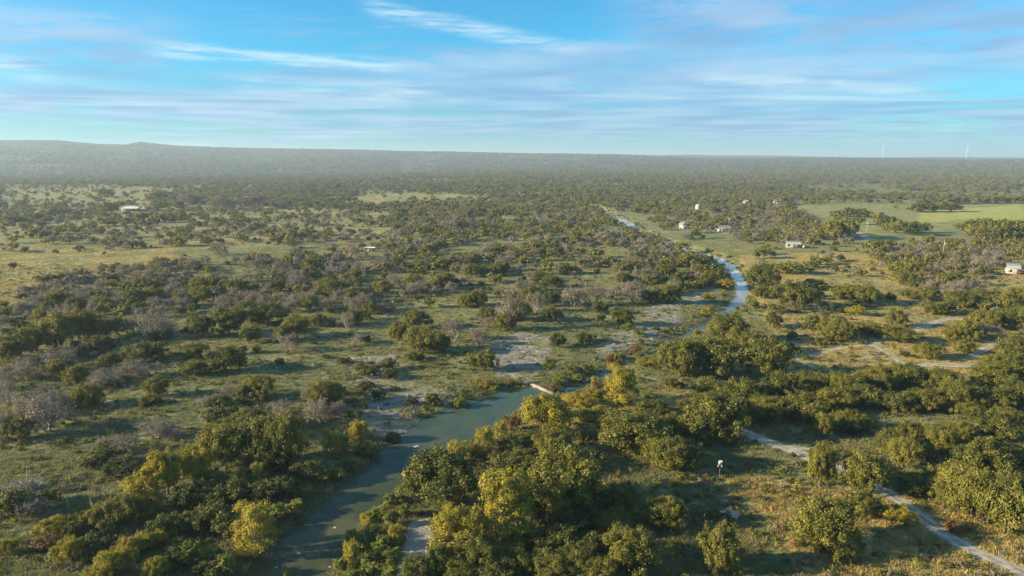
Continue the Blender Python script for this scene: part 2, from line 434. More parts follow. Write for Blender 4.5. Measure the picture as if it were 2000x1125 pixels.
def make_tracks():
    m, k, b = new_mat('caliche_track')
    tc = k.n.new('ShaderNodeTexCoord').outputs['Object']
    n = k.noise(tc, .8, 6, .7)
    k.l.new(k.mix(k.smooth(n, .3, .7), (.22, .20, .165, 1), (.40, .375, .32, 1)), b.inputs['Base Color']); b.inputs['Roughness'].default_value = .95
    ac = k.attr('across')
    strip = k.math('MULTIPLY', k.math('SUBTRACT', 1.0, k.smooth(ac, .06, .34)), k.smooth(k.noise(tc, .5, 5, .7), .36, .58))
    edge = k.math('MULTIPLY', k.smooth(ac, .62, 1.0), k.smooth(k.noise(tc, 1.2, 4, .7), .38, .6))
    c0 = k.mix(k.smooth(n, .3, .7), (.22, .20, .165, 1), (.40, .375, .32, 1))
    k.l.new(k.mix(k.math('MAXIMUM', strip, edge), c0, (.16, .145, .065, 1)), b.inputs['Base Color'])
    for name, (pts, wd) in tracks.items():
        pts = np.array(pts); s = np.r_[0, np.cumsum(np.hypot(*np.diff(pts, axis=0).T))]
        t = np.arange(0, s[-1], 1.0); x = np.interp(t, s, pts[:, 0]); y = np.interp(t, s, pts[:, 1])
        for _ in range(6):
            x[1:-1] = (x[:-2] + 2 * x[1:-1] + x[2:]) / 4; y[1:-1] = (y[:-2] + 2 * y[1:-1] + y[2:]) / 4
        tx, ty = np.gradient(x), np.gradient(y); L = np.hypot(tx, ty) + 1e-9; nx, ny = -ty / L, tx / L
        jl = (vnoise(t, t * 0, 2.2, 21) - .5) * .7; jr = (vnoise(t, t * 0, 2.2, 22) - .5) * .7
        rows = []
        for q in np.linspace(-1, 1, 9):
            off = q * wd / 2 + (jl if q < 0 else jr) * abs(q)
            X, Y = x + nx * off, y + ny * off
            rows.append(np.c_[X, Y, height(X, Y) + .07 - .05 * abs(q)])
        n_ = len(t); v = np.concatenate(rows); f = []
        for j in range(8):
            i = np.arange(n_ - 1); f.append(np.c_[j * n_ + i, j * n_ + i + 1, (j + 1) * n_ + i + 1, (j + 1) * n_ + i])
        o = obj('track', mesh_np('track', v, np.concatenate(f), m, smooth=True, attrs={'across': ('POINT', np.repeat(np.abs(np.linspace(-1, 1, 9)), n_))})); tag(o, 'pale caliche ranch track', kind='structure')


make_tracks()

# ------------------------------------------------------------------ vegetation meshes
def unit(v): return v / (np.linalg.norm(v, axis=-1, keepdims=True) + 1e-9)


def leaves(cent, outw, size, up=.35, elong=1.5):
    n = len(cent)
    nor = unit(outw * .8 + rng.normal(0, .6, (n, 3)) + np.array([0, 0, up]))
    t = unit(np.cross(nor, rng.normal(0, 1, (n, 3)))); b = np.cross(nor, t)
    s = size * rng.uniform(.6, 1.35, (n, 1))
    v = np.stack([cent - t * s * elong * .5, cent + b * s * .42, cent + t * s * elong * .5, cent - b * s * .42], 1).reshape(-1, 3)
    return v, np.arange(n * 4).reshape(n, 4)


def tubes(p0, p1, r0, r1, n=4):
    p0, p1 = np.asarray(p0, float), np.asarray(p1, float); r0 = np.asarray(r0, float)[:, None]; r1 = np.asarray(r1, float)[:, None]
    d = unit(p1 - p0); a = unit(np.cross(d, np.array([.31, .52, .79]))); b = np.cross(d, a)
    vs = []
    for k in range(n):
        ang = 2 * math.pi * k / n; o = a * math.cos(ang) + b * math.sin(ang)
        vs += [p0 + o * r0, p1 + o * r1]
    v = np.stack(vs, 1).reshape(-1, 3); m = len(p0); base = np.arange(m)[:, None] * 2 * n
    f = [np.concatenate([base + 2 * k, base + 2 * ((k + 1) % n), base + 2 * ((k + 1) % n) + 1, base + 2 * k + 1], 1) for k in range(n)]
    return v, np.concatenate(f)


def limbs(targets, nstem, z0, r):
    """tapered stems from the base fanning out to crown clumps"""
    P0, P1, R0, R1 = [], [], [], []
    stems = []
    for s in range(nstem):
        a = rng.uniform(0, 6.28); b = np.array([math.cos(a), math.sin(a), 0]) * r * (1.2 if nstem > 1 else 0)
        m = b + np.array([math.cos(a) * z0 * .25, math.sin(a) * z0 * .25, z0]); P0.append(b - [0, 0, .3]); P1.append(m); R0.append(r); R1.append(r * .75); stems.append(m)
    for t in targets:
        m = stems[rng.integers(len(stems))]
        q = m + (t - m) * .5 + np.array([0, 0, np.linalg.norm(t - m) * .08]) + rng.normal(0, .15, 3)
        P0 += [m, q]; P1 += [q, t]; R0 += [r * .5, r * .28]; R1 += [r * .28, r * .08]
    return tubes(P0, P1, R0, R1, 5)


def crown(wd, ht, nlobe, nclump, nleaf, lsize, clump_r, low=.12, shape='round'):
    """leaf sprays in tufts on overlapping lobes; returns leaf verts, faces, per-leaf value, clump centres"""
    lobes = []
    for i in range(nlobe):
        a = i * 2.399 + rng.uniform(-.4, .4); rr = wd * .5 * math.sqrt((i + .3) / nlobe) * .68
        if shape == 'tall': rr *= .7
        zz = ht * ((.62 - .22 * (rr / (wd * .5))) + rng.uniform(-.08, .08)) if shape != 'tall' else ht * (.25 + .6 * (i + .5) / nlobe)
        lr = wd * rng.uniform(.20, .29) * (1.25 if i == 0 else 1)
        if shape == 'tall': lr = wd * .36 * (1.25 - .75 * (i + .5) / nlobe)
        lobes.append((np.array([rr * math.cos(a), rr * math.sin(a), zz]), lr))
    cc, oo = [], []
    per = max(1, nclump // nlobe)
    for c, lr in lobes:
        d = unit(rng.normal(0, 1, (per, 3)) + np.array([0, 0, .35]))
        p = c + d * lr * rng.uniform(.70, 1.05, (per, 1)) * np.array([1, 1, .85 if shape != 'tall' else 1.2])
        p[:, 2] = np.clip(p[:, 2], ht * low, ht * .97)
        cc.append(p); oo.append(d)
    cc = np.concatenate(cc); oo = np.concatenate(oo)
    q = rng.normal(0, 1, (len(cc), nleaf, 3)); q = unit(q) * np.abs(rng.normal(.75, .3, (len(cc), nleaf, 1)))
    cen = (cc[:, None] + q * clump_r * rng.uniform(.65, 1.3, (len(cc), 1, 1))).reshape(-1, 3)
    cen[:, 2] = np.maximum(cen[:, 2], .08 * ht * rng.uniform(.3, 1, len(cen)))
    out = unit(unit(q.reshape(-1, 3)) + np.repeat(oo, nleaf, 0) * .7)
    v, f = leaves(cen, out, lsize)
    lv = np.clip(np.repeat(rng.uniform(0, .75, len(cc)), nleaf) + rng.normal(0, .2, len(cen)), 0, 1)
    return v, f, lv, cc


def merge(*vf):
    vs, fs, off = [], [], 0
    for v, f in vf: vs.append(v); fs.append(f + off); off += len(v)
    return np.concatenate(vs), np.concatenate(fs)


def branching(wd, ht, levels, kids, r, nst=4):
    P0, P1, R0, R1, D = [], [], [], [], []
    cur = []
    for s in range(nst):
        a = 6.28 * s / nst + rng.uniform(-.5, .5); d = unit(np.array([math.cos(a) * .55, math.sin(a) * .55, 1.0])); cur.append((np.array([0, 0, -.3]), d, ht * .34, r))
    tips = []
    for L in range(levels):
        nxt = []
        for p, d, ln, rr in cur:
            e = p + d * ln * rng.uniform(.8, 1.2)
            P0.append(p); P1.append(e); R0.append(rr); R1.append(rr * .68)
            if L == levels - 1: tips.append(e); continue
            for _ in range(kids[L]):
                nd = unit(d + rng.normal(0, .52, 3) + np.array([0, 0, .05])); st = p + (e - p) * rng.uniform(.55, 1.0)
                nxt.append((st, nd, ln * rng.uniform(.6, .85), max(rr * .6, .022)))
        cur = nxt
    P0, P1 = np.array(P0), np.array(P1)
    sx = wd * .5 / np.percentile(np.hypot(P1[:, 0], P1[:, 1]), 97); sz = ht / np.percentile(P1[:, 2], 99)
    for A in (P0, P1): A[:, :2] *= sx; A[:, 2] *= sz
    P1[:, 2] = np.maximum(P1[:, 2], .12)
    return P0, P1, np.array(R0), np.array(R1), np.array(tips) * np.array([sx, sx, sz])


PROTO = {}   # kind -> dict(near=[(trunk, crown)], mid=[...], far=[mesh], size=(w,h))


def leafy(kind, wd, ht, nvar, near, mid, far, mat, bark, shape='round', nstem=2, trunk=.22, low=.12, split=True):
    out = {'near': [], 'mid': [], 'far': [], 'size': (wd, ht), 'split': split}
    for lvl, nv, (nl, nc, nf, ls, cr) in (('near', nvar, near), ('mid', 3, mid), ('far', 3, far)):
        for i in range(nv):
            v, f, lv, cc = crown(wd, ht, nl, nc, nf, ls, cr, low, shape)
            sel = cc[rng.permutation(len(cc))[:min(len(cc), 22 if lvl == 'near' else 9)]]
            tv, tf = limbs(sel, nstem, ht * .22, trunk)
            if split and lvl != 'far':
                out[lvl].append((mesh_np(kind + '_trunk', tv, tf, M[bark]), mesh_np(kind + '_crown', v, f, M[mat], attrs={'leafvar': ('FACE', lv)})))
            else:
                a, b = merge((v, f), (tv, tf))
                out[lvl].append(mesh_np(kind, a, b, [M[mat], M[bark]], attrs={'leafvar': ('FACE', np.r_[lv, np.zeros(len(tf))])}, fmat=np.r_[np.zeros(len(f)), np.ones(len(tf))]))
    PROTO[kind] = out


#      lobes clumps leaves size clumpR
leafy('oak', 10, 6.6, 7, (11, 132, 135, .225, .80), (8, 64, 32, .52, .95), (6, 30, 12, 1.0, 1.2), 'oak', 'bark', nstem=3)
leafy('golden', 9, 8, 3, (9, 126, 125, .21, .75), (7, 56, 30, .48, .9), (5, 25, 12, .9, 1.1), 'golden', 'bark')
leafy('sycamore', 7.5, 9.5, 4, (9, 117, 110, .20, .74), (7, 49, 26, .5, .85), (6, 24, 12, .9, 1.0), 'sycamore', 'palebark', shape='tall', nstem=2, trunk=.17)
leafy('willow', 3.2, 4.2, 4, (6, 42, 46, .2, .38), (5, 25, 20, .34, .45), (4, 12, 9, .6, .5), 'willow', 'bark', shape='tall', nstem=3, trunk=.06, low=.06, split=False)
leafy('juniper', 5, 3.6, 5, (7, 63, 60, .22, .5), (6, 36, 26, .4, .6), (5, 20, 10, .8, .8), 'juniper', 'bark', nstem=3, trunk=.10, low=.06, split=False)
leafy('russet', 3.0, 1.9, 3, (6, 36, 44, .17, .36), (5, 20, 20, .3, .4), (4, 10, 8, .6, .5), 'russet', 'twig', nstem=3, trunk=.05, low=.06, split=False)


def bare_kind():
    out = {'near': [], 'mid': [], 'far': [], 'size': (7, 5), 'split': True}
    for lvl, nv, lev, kids, nl, ls in (('near', 5, 6, [3, 3, 3, 3, 3], 1500, .17), ('mid', 3, 5, [3, 3, 3, 3], 1200, .23), ('far', 3, 4, [3, 3, 2], 330, .5)):
        for i in range(nv):
            p0, p1, r0, r1, tips = branching(7, 5, lev, kids, .13, 4)
            if lvl == 'mid': r0, r1 = np.maximum(r0, .05), np.maximum(r1, .035)
            if lvl == 'far': r0, r1 = np.maximum(r0, .10), np.maximum(r1, .07)
            big = r0 > .045 if lvl == 'near' else r0 > .09
            if lvl == 'far': big = np.zeros(len(r0), bool)
            tv, tf = tubes(p0[big], p1[big], r0[big], r1[big], 5) if big.any() else (np.zeros((0, 3)), np.zeros((0, 4), int))
            wv, wf = tubes(p0[~big], p1[~big], r0[~big], r1[~big], 3)
            ti = tips[rng.integers(len(tips), size=nl)] + rng.normal(0, .22, (nl, 3)); ti[:, 2] = np.maximum(ti[:, 2], .15)
            v, f = leaves(ti, unit(ti - np.array([0, 0, 2.])), ls)
            a, b = merge((v, f), (wv, wf)); fm = np.r_[np.zeros(len(f)), np.ones(len(wf))]; lv = np.r_[rng.uniform(0, 1, len(f)), np.zeros(len(wf))]
            cm = mesh_np('bare_crown', a, b, [M['greyleaf'], M['twig']], attrs={'leafvar': ('FACE', lv)}, fmat=fm)
            out[lvl].append(cm if lvl == 'far' else (mesh_np('bare_trunk', tv, tf, M['twig']), cm))
    PROTO['bare'] = out


bare_kind()

# ------------------------------------------------------------------ where the plants stand
TREES = []     # (kind, x, y, w, h, hint)


def plant(kind, px, bot, wpx, hpx, hint=None):
    """px, bot, wpx, hpx in photograph pixels -> real place and size on the ground"""
    x, y = G(px, bot)
    dep = math.atan2(CAM_H, y); ppm = FPX / (y * math.cos(PITCH) + CAM_H * math.sin(PITCH))
    wm = wpx / ppm
    x, y = G(px, bot - .30 * wm * math.sin(dep) * ppm)
    ppm = FPX / (y * math.cos(PITCH) + CAM_H * math.sin(PITCH)); wm = wpx / ppm
    hm = (hpx / ppm - .30 * wm * math.sin(dep)) / math.cos(dep)
    hm = min(max(hm, .42 * wm), 2.2 * wm)
    TREES.append((kind, x, y, wm, hm, hint))


def crop(x0, y0, rows, s=2.857):
    for r in rows:
        kind, cx, bot, top, wd = r[:5]
        plant(kind, x0 + cx / s, y0 + bot / s, wd / s, (bot - top) / s, r[5] if len(r) > 5 else None)


O, B_, J, S, Wl, Gd, Ru = 'oak', 'bare', 'juniper', 'sycamore', 'willow', 'golden', 'russet'
# lower left
crop(0, 775, [
    (Gd, 815, 640, 420, 285, 'smooth golden dome-shaped tree at the edge of the thicket on the far bank'), (Gd, 925, 575, 285, 200, 'yellow-green upright tree right behind the golden dome-shaped tree'),
    (Gd, 1090, 520, 262, 190, 'amber-topped tree between the yellow-green tree and the dark oaks'), (O, 1250, 430, 170, 270), (O, 1440, 420, 130, 310), (O, 1610, 420, 90, 250), (B_, 1570, 260, 70, 210),
    (J, 1540, 450, 285, 190), (S, 1440, 520, 375, 95, 'small pale-topped yellow sycamore rising from the dark thicket'), (S, 1430, 880, 572, 280, 'red and yellow turning sycamore leaning over the creek edge'),
    (J, 1180, 620, 480, 230), (J, 1050, 650, 500, 190), (J, 1300, 640, 490, 200), (J, 1200, 760, 600, 240), (J, 1060, 780, 640, 200), (J, 930, 800, 650, 190), (J, 1280, 800, 660, 180), (O, 1180, 560, 420, 220), (O, 1340, 560, 420, 230),
    (Wl, 1140, 560, 505, 60), (Wl, 1075, 940, 808, 105), (Wl, 1155, 935, 828, 95), (Wl, 1265, 990, 842, 115), (J, 1180, 990, 880, 200), (J, 1000, 980, 840, 200),
    (Gd, 640, 1040, 850, 210), (Gd, 720, 920, 780, 120), (Gd, 815, 880, 750, 140), (Gd, 880, 850, 742, 100), (Gd, 870, 1030, 890, 150), (Gd, 540, 1050, 950, 180),
    (Gd, 390, 960, 785, 155, 'round yellow bush standing alone near the lower edge of the thicket'), (O, 450, 750, 650, 110), (O, 600, 760, 595, 200), (O, 720, 740, 560, 200), (O, 830, 700, 590, 180), (Gd, 290, 790, 680, 170), (J, 560, 900, 770, 200),
    (J, 420, 800, 700, 120), (Ru, 240, 880, 790, 150), (Gd, 50, 900, 800, 130), (J, 90, 700, 545, 200), (B_, 190, 700, 570, 170), (J, 280, 620, 520, 130), (B_, 60, 640, 560, 130),
    (B_, 270, 235, 20, 330), (O, 110, 260, 110, 170), (B_, 30, 260, 90, 140), (O, 500, 70, -20, 150), (J, 840, 55, 0, 115), (B_, 870, 260, 150, 240), (B_, 640, 350, 230, 230), (B_, 960, 245, 170, 140),
    (J, 550, 410, 300, 180), (J, 700, 460, 370, 210), (J, 600, 330, 250, 120), (B_, 1190, 75, -10, 150), (J, 1230, 80, 0, 120), (J, 1250, 160, 65, 190), (B_, 1780, 180, 20, 190), (O, 1830, 60, -90, 200), (B_, 1900, 130, 30, 90),
    (S, 1850, 345, 185, 115, 'young yellow-green sycamore above the reeds on the far bank'), (S, 1915, 315, 200, 80), (S, 1985, 245, 140, 80), (Wl, 1790, 480, 380, 130), (Wl, 1850, 450, 370, 100), (Wl, 1700, 560, 480, 110), (J, 1700, 470, 350, 180),
    (Wl, 1640, 640, 550, 110), (Wl, 1560, 680, 580, 120), (J, 1480, 600, 470, 200), (J, 1600, 580, 440, 160), (S, 1595, 970, 885, 60, 'tiny yellow sycamore on the stony islet'), (Wl, 1680, 960, 900, 100), (Wl, 1720, 920, 870, 80), (Wl, 1620, 1000, 940, 110), (Wl, 1530, 1010, 950, 90),
    (S, 1962, 945, 788, 92, 'small yellow sycamore leaning from the willow strip over the creek')])
# bottom middle
crop(650, 775, [
    (O, 610, 670, 322, 430, 'big dense rounded oak between the creek and the gravel bar'), (S, 950, 850, 440, 340, 'tall bright yellow sycamore with a white trunk beside the gravel bar'), (S, 690, 900, 630, 300, 'wide yellow sycamore right above the gravel bar'), (S, 1050, 850, 690, 220, 'low yellow sycamore tucked against the tall white-trunked one'),
    (O, 1040, 490, 305, 330, 'grey-green oak whose sunlit crown tops the dark vine-hung oak'), (O, 1280, 700, 335, 480, 'broad dark vine-hung oak in deep shade behind the tall yellow sycamore'), (J, 1380, 640, 470, 260), (J, 1150, 640, 500, 260), (J, 1330, 760, 620, 260),
    (S, 710, 365, 245, 165, 'leftmost of three yellow sycamores in a row on the near bank'), (S, 840, 330, 172, 135, 'middle of three yellow sycamores in a row on the near bank'), (S, 935, 250, 128, 90, 'rightmost of three yellow sycamores in a row on the near bank'),
    (Gd, 1190, 240, -15, 320, 'large round golden tree on the near bank just below the weir'), (O, 1230, 340, 185, 230), (O, 1660, 330, 85, 400, 'wide olive oak standing between the golden bank trees and the clearing'), (O, 1800, 200, 105, 190), (O, 1900, 190, 90, 130), (O, 1870, 430, 245, 280, 'tufted pale-topped oak just left of the pole-mounted birdhouse'),
    (O, 1980, 250, 100, 130), (J, 1400, 420, 300, 240), (J, 1080, 290, 215, 130), (O, 1620, 630, 495, 225), (O, 1830, 750, 572, 265), (O, 1570, 790, 655, 260), (O, 1650, 1010, 765, 340), (J, 1270, 760, 615, 190), (J, 1440, 720, 560, 180), (J, 1500, 650, 520, 150),
    (O, 820, 1010, 800, 270), (O, 590, 1030, 850, 210), (O, 470, 1080, 915, 220), (O, 1010, 1010, 845, 270), (O, 1200, 1030, 880, 270), (O, 1380, 1000, 850, 240), (J, 1280, 900, 740, 240), (J, 1180, 880, 750, 200), (O, 700, 1090, 930, 240), (O, 900, 1090, 940, 240), (J, 1450, 900, 760, 180), (O, 1480, 1100, 930, 260), (O, 1250, 1120, 960, 230),
    (S, 105, 925, 783, 92), (S, 352, 840, 713, 84, 'slim yellow sycamore beside the upper end of the gravel bar'), (Wl, 200, 1010, 905, 110), (S, 195, 700, 615, 90), (Wl, 320, 730, 640, 95), (Wl, 260, 680, 590, 110), (Wl, 330, 610, 520, 110), (Wl, 390, 570, 460, 90), (Wl, 230, 800, 690, 120), (Wl, 290, 860, 760, 120), (Wl, 160, 860, 750, 110),
    (Wl, 330, 950, 850, 110), (Wl, 240, 930, 820, 110), (Wl, 110, 1010, 920, 110), (Wl, 40, 960, 870, 90), (Wl, 320, 1030, 930, 100), (Wl, 390, 680, 590, 90), (Wl, 100, 770, 700, 80), (S, 95, 1030, 975, 40),
    (Ru, 840, 475, 410, 95), (Ru, 800, 400, 350, 80), (Ru, 900, 360, 300, 90), (Ru, 960, 300, 230, 80), (J, 980, 330, 250, 100), (Ru, 1000, 190, 100, 90), (Gd, 1420, 150, 60, 160), (Gd, 1500, 120, 40, 120), (J, 1400, 250, 180, 110),
    (O, 180, 70, 20, 40), (S, 150, 240, 130, 110, 'yellow-green young sycamore on the far bank across from the big oak'), (S, 20, 290, 190, 80), (Wl, 60, 300, 200, 90), (J, 330, 230, 170, 100), (Wl, 180, 320, 230, 120), (Wl, 100, 400, 310, 120), (Wl, 240, 320, 250, 80), (Wl, 40, 460, 380, 90)])
# lower right
crop(1300, 775, [
    (O, 280, 275, -15, 370, 'large round oak at the point where the pale track leaves the thicket'), (O, 60, 440, 235, 240), (O, 860, 520, 270, 165, 'pale yellowish oak with its trunk showing, standing over the pale track'), (O, 1110, 570, 315, 270, 'wide feathery oak overhanging the middle of the pale track'),
    (O, 880, 900, 585, 340, 'sprawling many-stemmed oak alone in the golden clearing'), (O, 1080, 690, 535, 210), (O, 300, 1000, 735, 225, 'upright fresh green tree in the shaded grass at the bottom edge'), (O, 30, 750, 575, 150), (O, 1240, 340, 178, 125), (O, 1370, 280, 145, 155), (O, 1320, 410, 235, 190),
    (O, 1540, 340, 140, 175), (O, 1650, 260, 140, 160), (O, 1850, 250, 105, 250), (O, 1780, 500, 245, 330), (O, 1700, 710, 395, 330), (O, 1900, 800, 450, 330), (O, 1960, 520, 390, 200), (O, 1390, 560, 470, 200), (Gd, 1290, 720, 600, 180),
    (O, 1480, 560, 430, 180), (O, 1580, 620, 440, 200), (J, 1500, 470, 390, 150), (O, 1000, 930, 830, 120), (O, 1000, 210, 80, 190), (O, 880, 240, 85, 130), (O, 1060, 215, 95, 150), (Ru, 1450, 350, 290, 120), (Ru, 1600, 760, 690, 120), (J, 260, 690, 630, 100), (J, 330, 680, 650, 60)])
# right middle
crop(1300, 500, [
    (O, 90, 690, 455, 260, 'broad oak on the near bank above the golden trees'), (O, 260, 690, 440, 330), (O, 560, 700, 455, 270), (O, 430, 560, 400, 220), (O, 340, 500, 320, 240), (Gd, 300, 470, 350, 130), (O, 725, 320, 155, 265, 'dark oak with a white forked trunk beside the dry meadow'), (O, 990, 275, 165, 150), (O, 1110, 285, 170, 190), (O, 540, 200, 45, 190),
    (O, 690, 110, 40, 160), (O, 830, 195, 130, 130), (J, 820, 70, 30, 100), (O, 920, 460, 345, 165), (J, 1020, 440, 380, 80), (O, 1140, 450, 370, 150), (O, 1290, 405, 305, 115), (O, 1310, 495, 412, 210), (O, 1460, 585, 482, 165), (O, 1660, 555, 468, 125), (J, 600, 405, 305, 95), (J, 810, 415, 325, 115), (J, 850, 500, 440, 55), (J, 1250, 265, 210, 60),
    (O, 1360, 250, 190, 115), (J, 700, 545, 480, 90), (Wl, 690, 520, 480, 60), (J, 780, 575, 540, 50), (J, 1330, 565, 525, 60), (J, 1090, 490, 460, 50), (B_, 1700, 470, 370, 170), (B_, 1830, 470, 380, 130), (O, 1500, 340, 260, 130), (J, 1560, 330, 260, 120), (O, 1640, 300, 200, 190), (O, 1740, 280, 190, 170), (B_, 1610, 240, 150, 160),
    (Gd, 240, 260, 210, 80), (S, 215, 330, 285, 50), (S, 245, 320, 270, 30), (Gd, 330, 180, 120, 110), (J, 90, 180, 90, 140), (J, 30, 280, 170, 110), (Wl, 480, 300, 240, 100), (Wl, 620, 330, 280, 120), (O, 130, 70, 0, 180), (J, 1950, 330, 260, 120)])
for row in ((250, 800, 680, 230), (420, 870, 690, 260), (650, 830, 650, 250), (820, 760, 640, 230), (1000, 790, 640, 230), (1180, 770, 620, 240), (1350, 760, 600, 230), (1530, 780, 630, 220), (560, 940, 780, 240), (760, 930, 760, 230),
            (1100, 850, 720, 220), (1280, 880, 750, 220), (1450, 880, 740, 210), (1620, 880, 690, 220), (950, 870, 730, 220), (870, 960, 870, 130), (1010, 990, 860, 150), (1090, 990, 880, 110), (1800, 760, 600, 220), (1960, 720, 560, 220), (1820, 880, 740, 200), (1970, 860, 700, 200),
            (1960, 560, 440, 200), (1940, 420, 290, 200), (1990, 300, 180, 180), (350, 960, 800, 240), (150, 900, 790, 180), (1700, 930, 820, 170), (1900, 960, 850, 180)):
    crop(1300, 500, [(O, row[0], row[1], row[2], row[3])])
# left middle
crop(0, 500, [
    (O, 80, 600, 425, 210), (O, 200, 550, 385, 210), (O, 320, 530, 325, 230), (O, 440, 490, 295, 190), (O, 540, 480, 340, 130), (O, 590, 335, 262, 85), (O, 650, 450, 340, 150), (J, 560, 560, 440, 150), (B_, 880, 480, 318, 160, 'tall brown-grey bare tree at the edge of the shaded glade'), (J, 900, 480, 400, 120), (B_, 760, 450, 330, 140),
    (O, 1110, 470, 325, 140), (O, 1270, 460, 295, 230), (O, 1480, 400, 275, 270), (O, 1580, 490, 395, 105), (O, 1650, 470, 335, 155), (J, 1410, 495, 395, 120), (O, 1770, 405, 325, 115), (O, 1970, 395, 305, 115), (O, 810, 610, 485, 255, 'dark rounded oak alone in the shaded glade'), (O, 620, 630, 535, 115), (O, 1095, 580, 485, 155), (O, 1260, 665, 508, 210), (O, 1090, 680, 588, 155),
    (J, 1340, 620, 540, 80), (B_, 330, 650, 510, 210), (O, 340, 670, 570, 130), (O, 430, 730, 610, 130), (O, 500, 860, 722, 150, 'pale yellow-green oak bush on the shaded slope'), (O, 880, 800, 668, 145, 'round yellowish oak standing alone on the shaded slope'), (J, 840, 845, 785, 115), (B_, 740, 700, 590, 190), (B_, 600, 750, 640, 210), (B_, 850, 690, 600, 160), (J, 640, 740, 690, 90),
    (O, 1450, 810, 668, 210, 'sunlit oak clump at the upper edge of the shaded slope'), (J, 1380, 820, 720, 120), (J, 1220, 850, 770, 150), (B_, 1300, 800, 720, 140), (J, 1250, 940, 840, 190), (O, 1820, 860, 690, 190), (B_, 1740, 840, 720, 120), (O, 1580, 970, 860, 190), (O, 1400, 1010, 915, 290), (B_, 1560, 900, 810, 150),
    (B_, 200, 920, 770, 300), (B_, 50, 850, 690, 130), (B_, 40, 700, 600, 110), (J, 1350, 555, 505, 75), (J, 1430, 550, 500, 55), (J, 470, 570, 480, 110), (J, 1560, 610, 570, 70), (J, 1820, 575, 545, 60), (J, 1910, 600, 565, 60), (J, 1750, 500, 475, 50), (Ru, 1860, 400, 360, 60), (B_, 1850, 930, 830, 130), (B_, 390, 870, 760, 160)])
crop(650, 500, [
    (O, 370, 485, 375, 120), (O, 470, 420, 305, 145, 'taller of two sunlit oaks standing together in the grassy glade'), (O, 500, 565, 400, 240), (O, 590, 560, 420, 130), (B_, 680, 490, 355, 150), (B_, 810, 515, 410, 130), (O, 210, 330, 258, 95), (O, 110, 390, 305, 105), (J, 190, 365, 300, 80), (O, 835, 650, 520, 165, 'neat round oak above the limestone shelf'),
    (J, 195, 675, 588, 170), (O, 310, 640, 565, 100), (J, 255, 805, 728, 75), (J, 555, 830, 752, 105), (O, 1615, 400, 298, 135, 'neat round oak by the bare rock bank of the creek bend'), (O, 1490, 385, 318, 65), (J, 1250, 520, 435, 95), (J, 1400, 495, 425, 140), (B_, 990, 425, 195, 180, 'big silver-grey bare tree in the middle of the scrub'), (O, 960, 430, 325, 120),
    (B_, 1130, 330, 210, 140), (O, 860, 375, 290, 120), (O, 740, 295, 220, 115), (O, 540, 295, 222, 75), (B_, 1680, 285, 145, 140), (O, 1860, 280, 175, 130), (J, 1770, 275, 190, 150), (B_, 1450, 300, 165, 180), (B_, 1340, 300, 180, 150), (J, 1220, 290, 200, 120), (J, 1230, 380, 290, 110), (J, 1490, 330, 260, 120),
    (S, 1610, 850, 610, 230, 'full yellow sycamore upstream of the weir on the near bank'), (Gd, 860, 730, 665, 90), (Gd, 810, 720, 670, 60), (S, 1042, 705, 655, 38), (S, 1460, 730, 655, 55), (O, 1930, 690, 475, 230), (Ru, 990, 710, 670, 50), (Wl, 1210, 640, 570, 90), (Wl, 1330, 660, 600, 90), (Wl, 1420, 640, 580, 80), (Wl, 1260, 700, 640, 90), (Wl, 1380, 690, 630, 90), (Ru, 1560, 590, 530, 70), (Ru, 1690, 540, 480, 70), (Wl, 1600, 570, 520, 80),
    (Wl, 740, 790, 720, 100), (Wl, 900, 740, 690, 80), (Wl, 700, 830, 760, 90), (J, 330, 690, 620, 90), (J, 460, 590, 540, 110), (J, 60, 600, 560, 70), (J, 350, 750, 720, 50), (J, 440, 830, 780, 70), (B_, 40, 900, 810, 110), (Wl, 90, 900, 850, 80), (J, 190, 760, 690, 90), (J, 20, 780, 710, 100), (Ru, 1230, 740, 690, 60), (Ru, 180, 730, 690, 70),
    (Gd, 1380, 850, 770, 180), (Gd, 1460, 800, 730, 120), (Ru, 1480, 760, 690, 80), (Gd, 1760, 620, 570, 130), (J, 1900, 740, 680, 120), (O, 1790, 910, 800, 190), (Wl, 1650, 420, 390, 90), (Wl, 1700, 450, 410, 90), (Wl, 1800, 420, 400, 60)])
# trees by the hay field and the far yards
for r in ((1800, 414, 402, 45), (1822, 413, 400, 26), (1786, 414, 403, 26), (1858, 413, 396, 44), (1835, 408, 393, 36), (1750, 409, 400, 14), (1848, 397, 386, 30), (1873, 397, 384, 34), (1915, 396, 384, 36), (1945, 396, 382, 36), (1975, 396, 383, 36), (2000, 396, 382, 34), (1810, 397, 384, 36), (1755, 398, 389, 16), (1870, 447, 436, 18),
          (1905, 460, 428, 50), (1935, 466, 428, 52), (1965, 462, 426, 52), (1992, 464, 428, 48), (1910, 470, 440, 50), (1950, 475, 440, 50), (1735, 452, 422, 40), (1750, 458, 432, 46), (1775, 462, 430, 44), (1800, 456, 434, 36), (1715, 440, 415, 30), (1640, 470, 425, 60), (1625, 462, 430, 40), (1655, 466, 430, 40), (1605, 465, 440, 44), (1680, 424, 405, 34), (1660, 424, 405, 40), (1640, 428, 410, 36),
          (1678, 440, 424, 24), (1530, 400, 384, 30), (1535, 424, 408, 20), (205, 386, 368, 34), (308, 392, 373, 44), (70, 432, 415, 40), (110, 425, 404, 46), (30, 440, 420, 40), (275, 437, 413, 28), (310, 436, 415, 30), (490, 456, 440, 26), (530, 462, 444, 30), (572, 474, 448, 28), (560, 470, 450, 22), (590, 474, 452, 24), (360, 458, 440, 26), (212, 417, 392, 36), (310, 410, 392, 36), (345, 406, 390, 34)):
    plant('oak', r[0], r[1], r[3], r[1] - r[2])
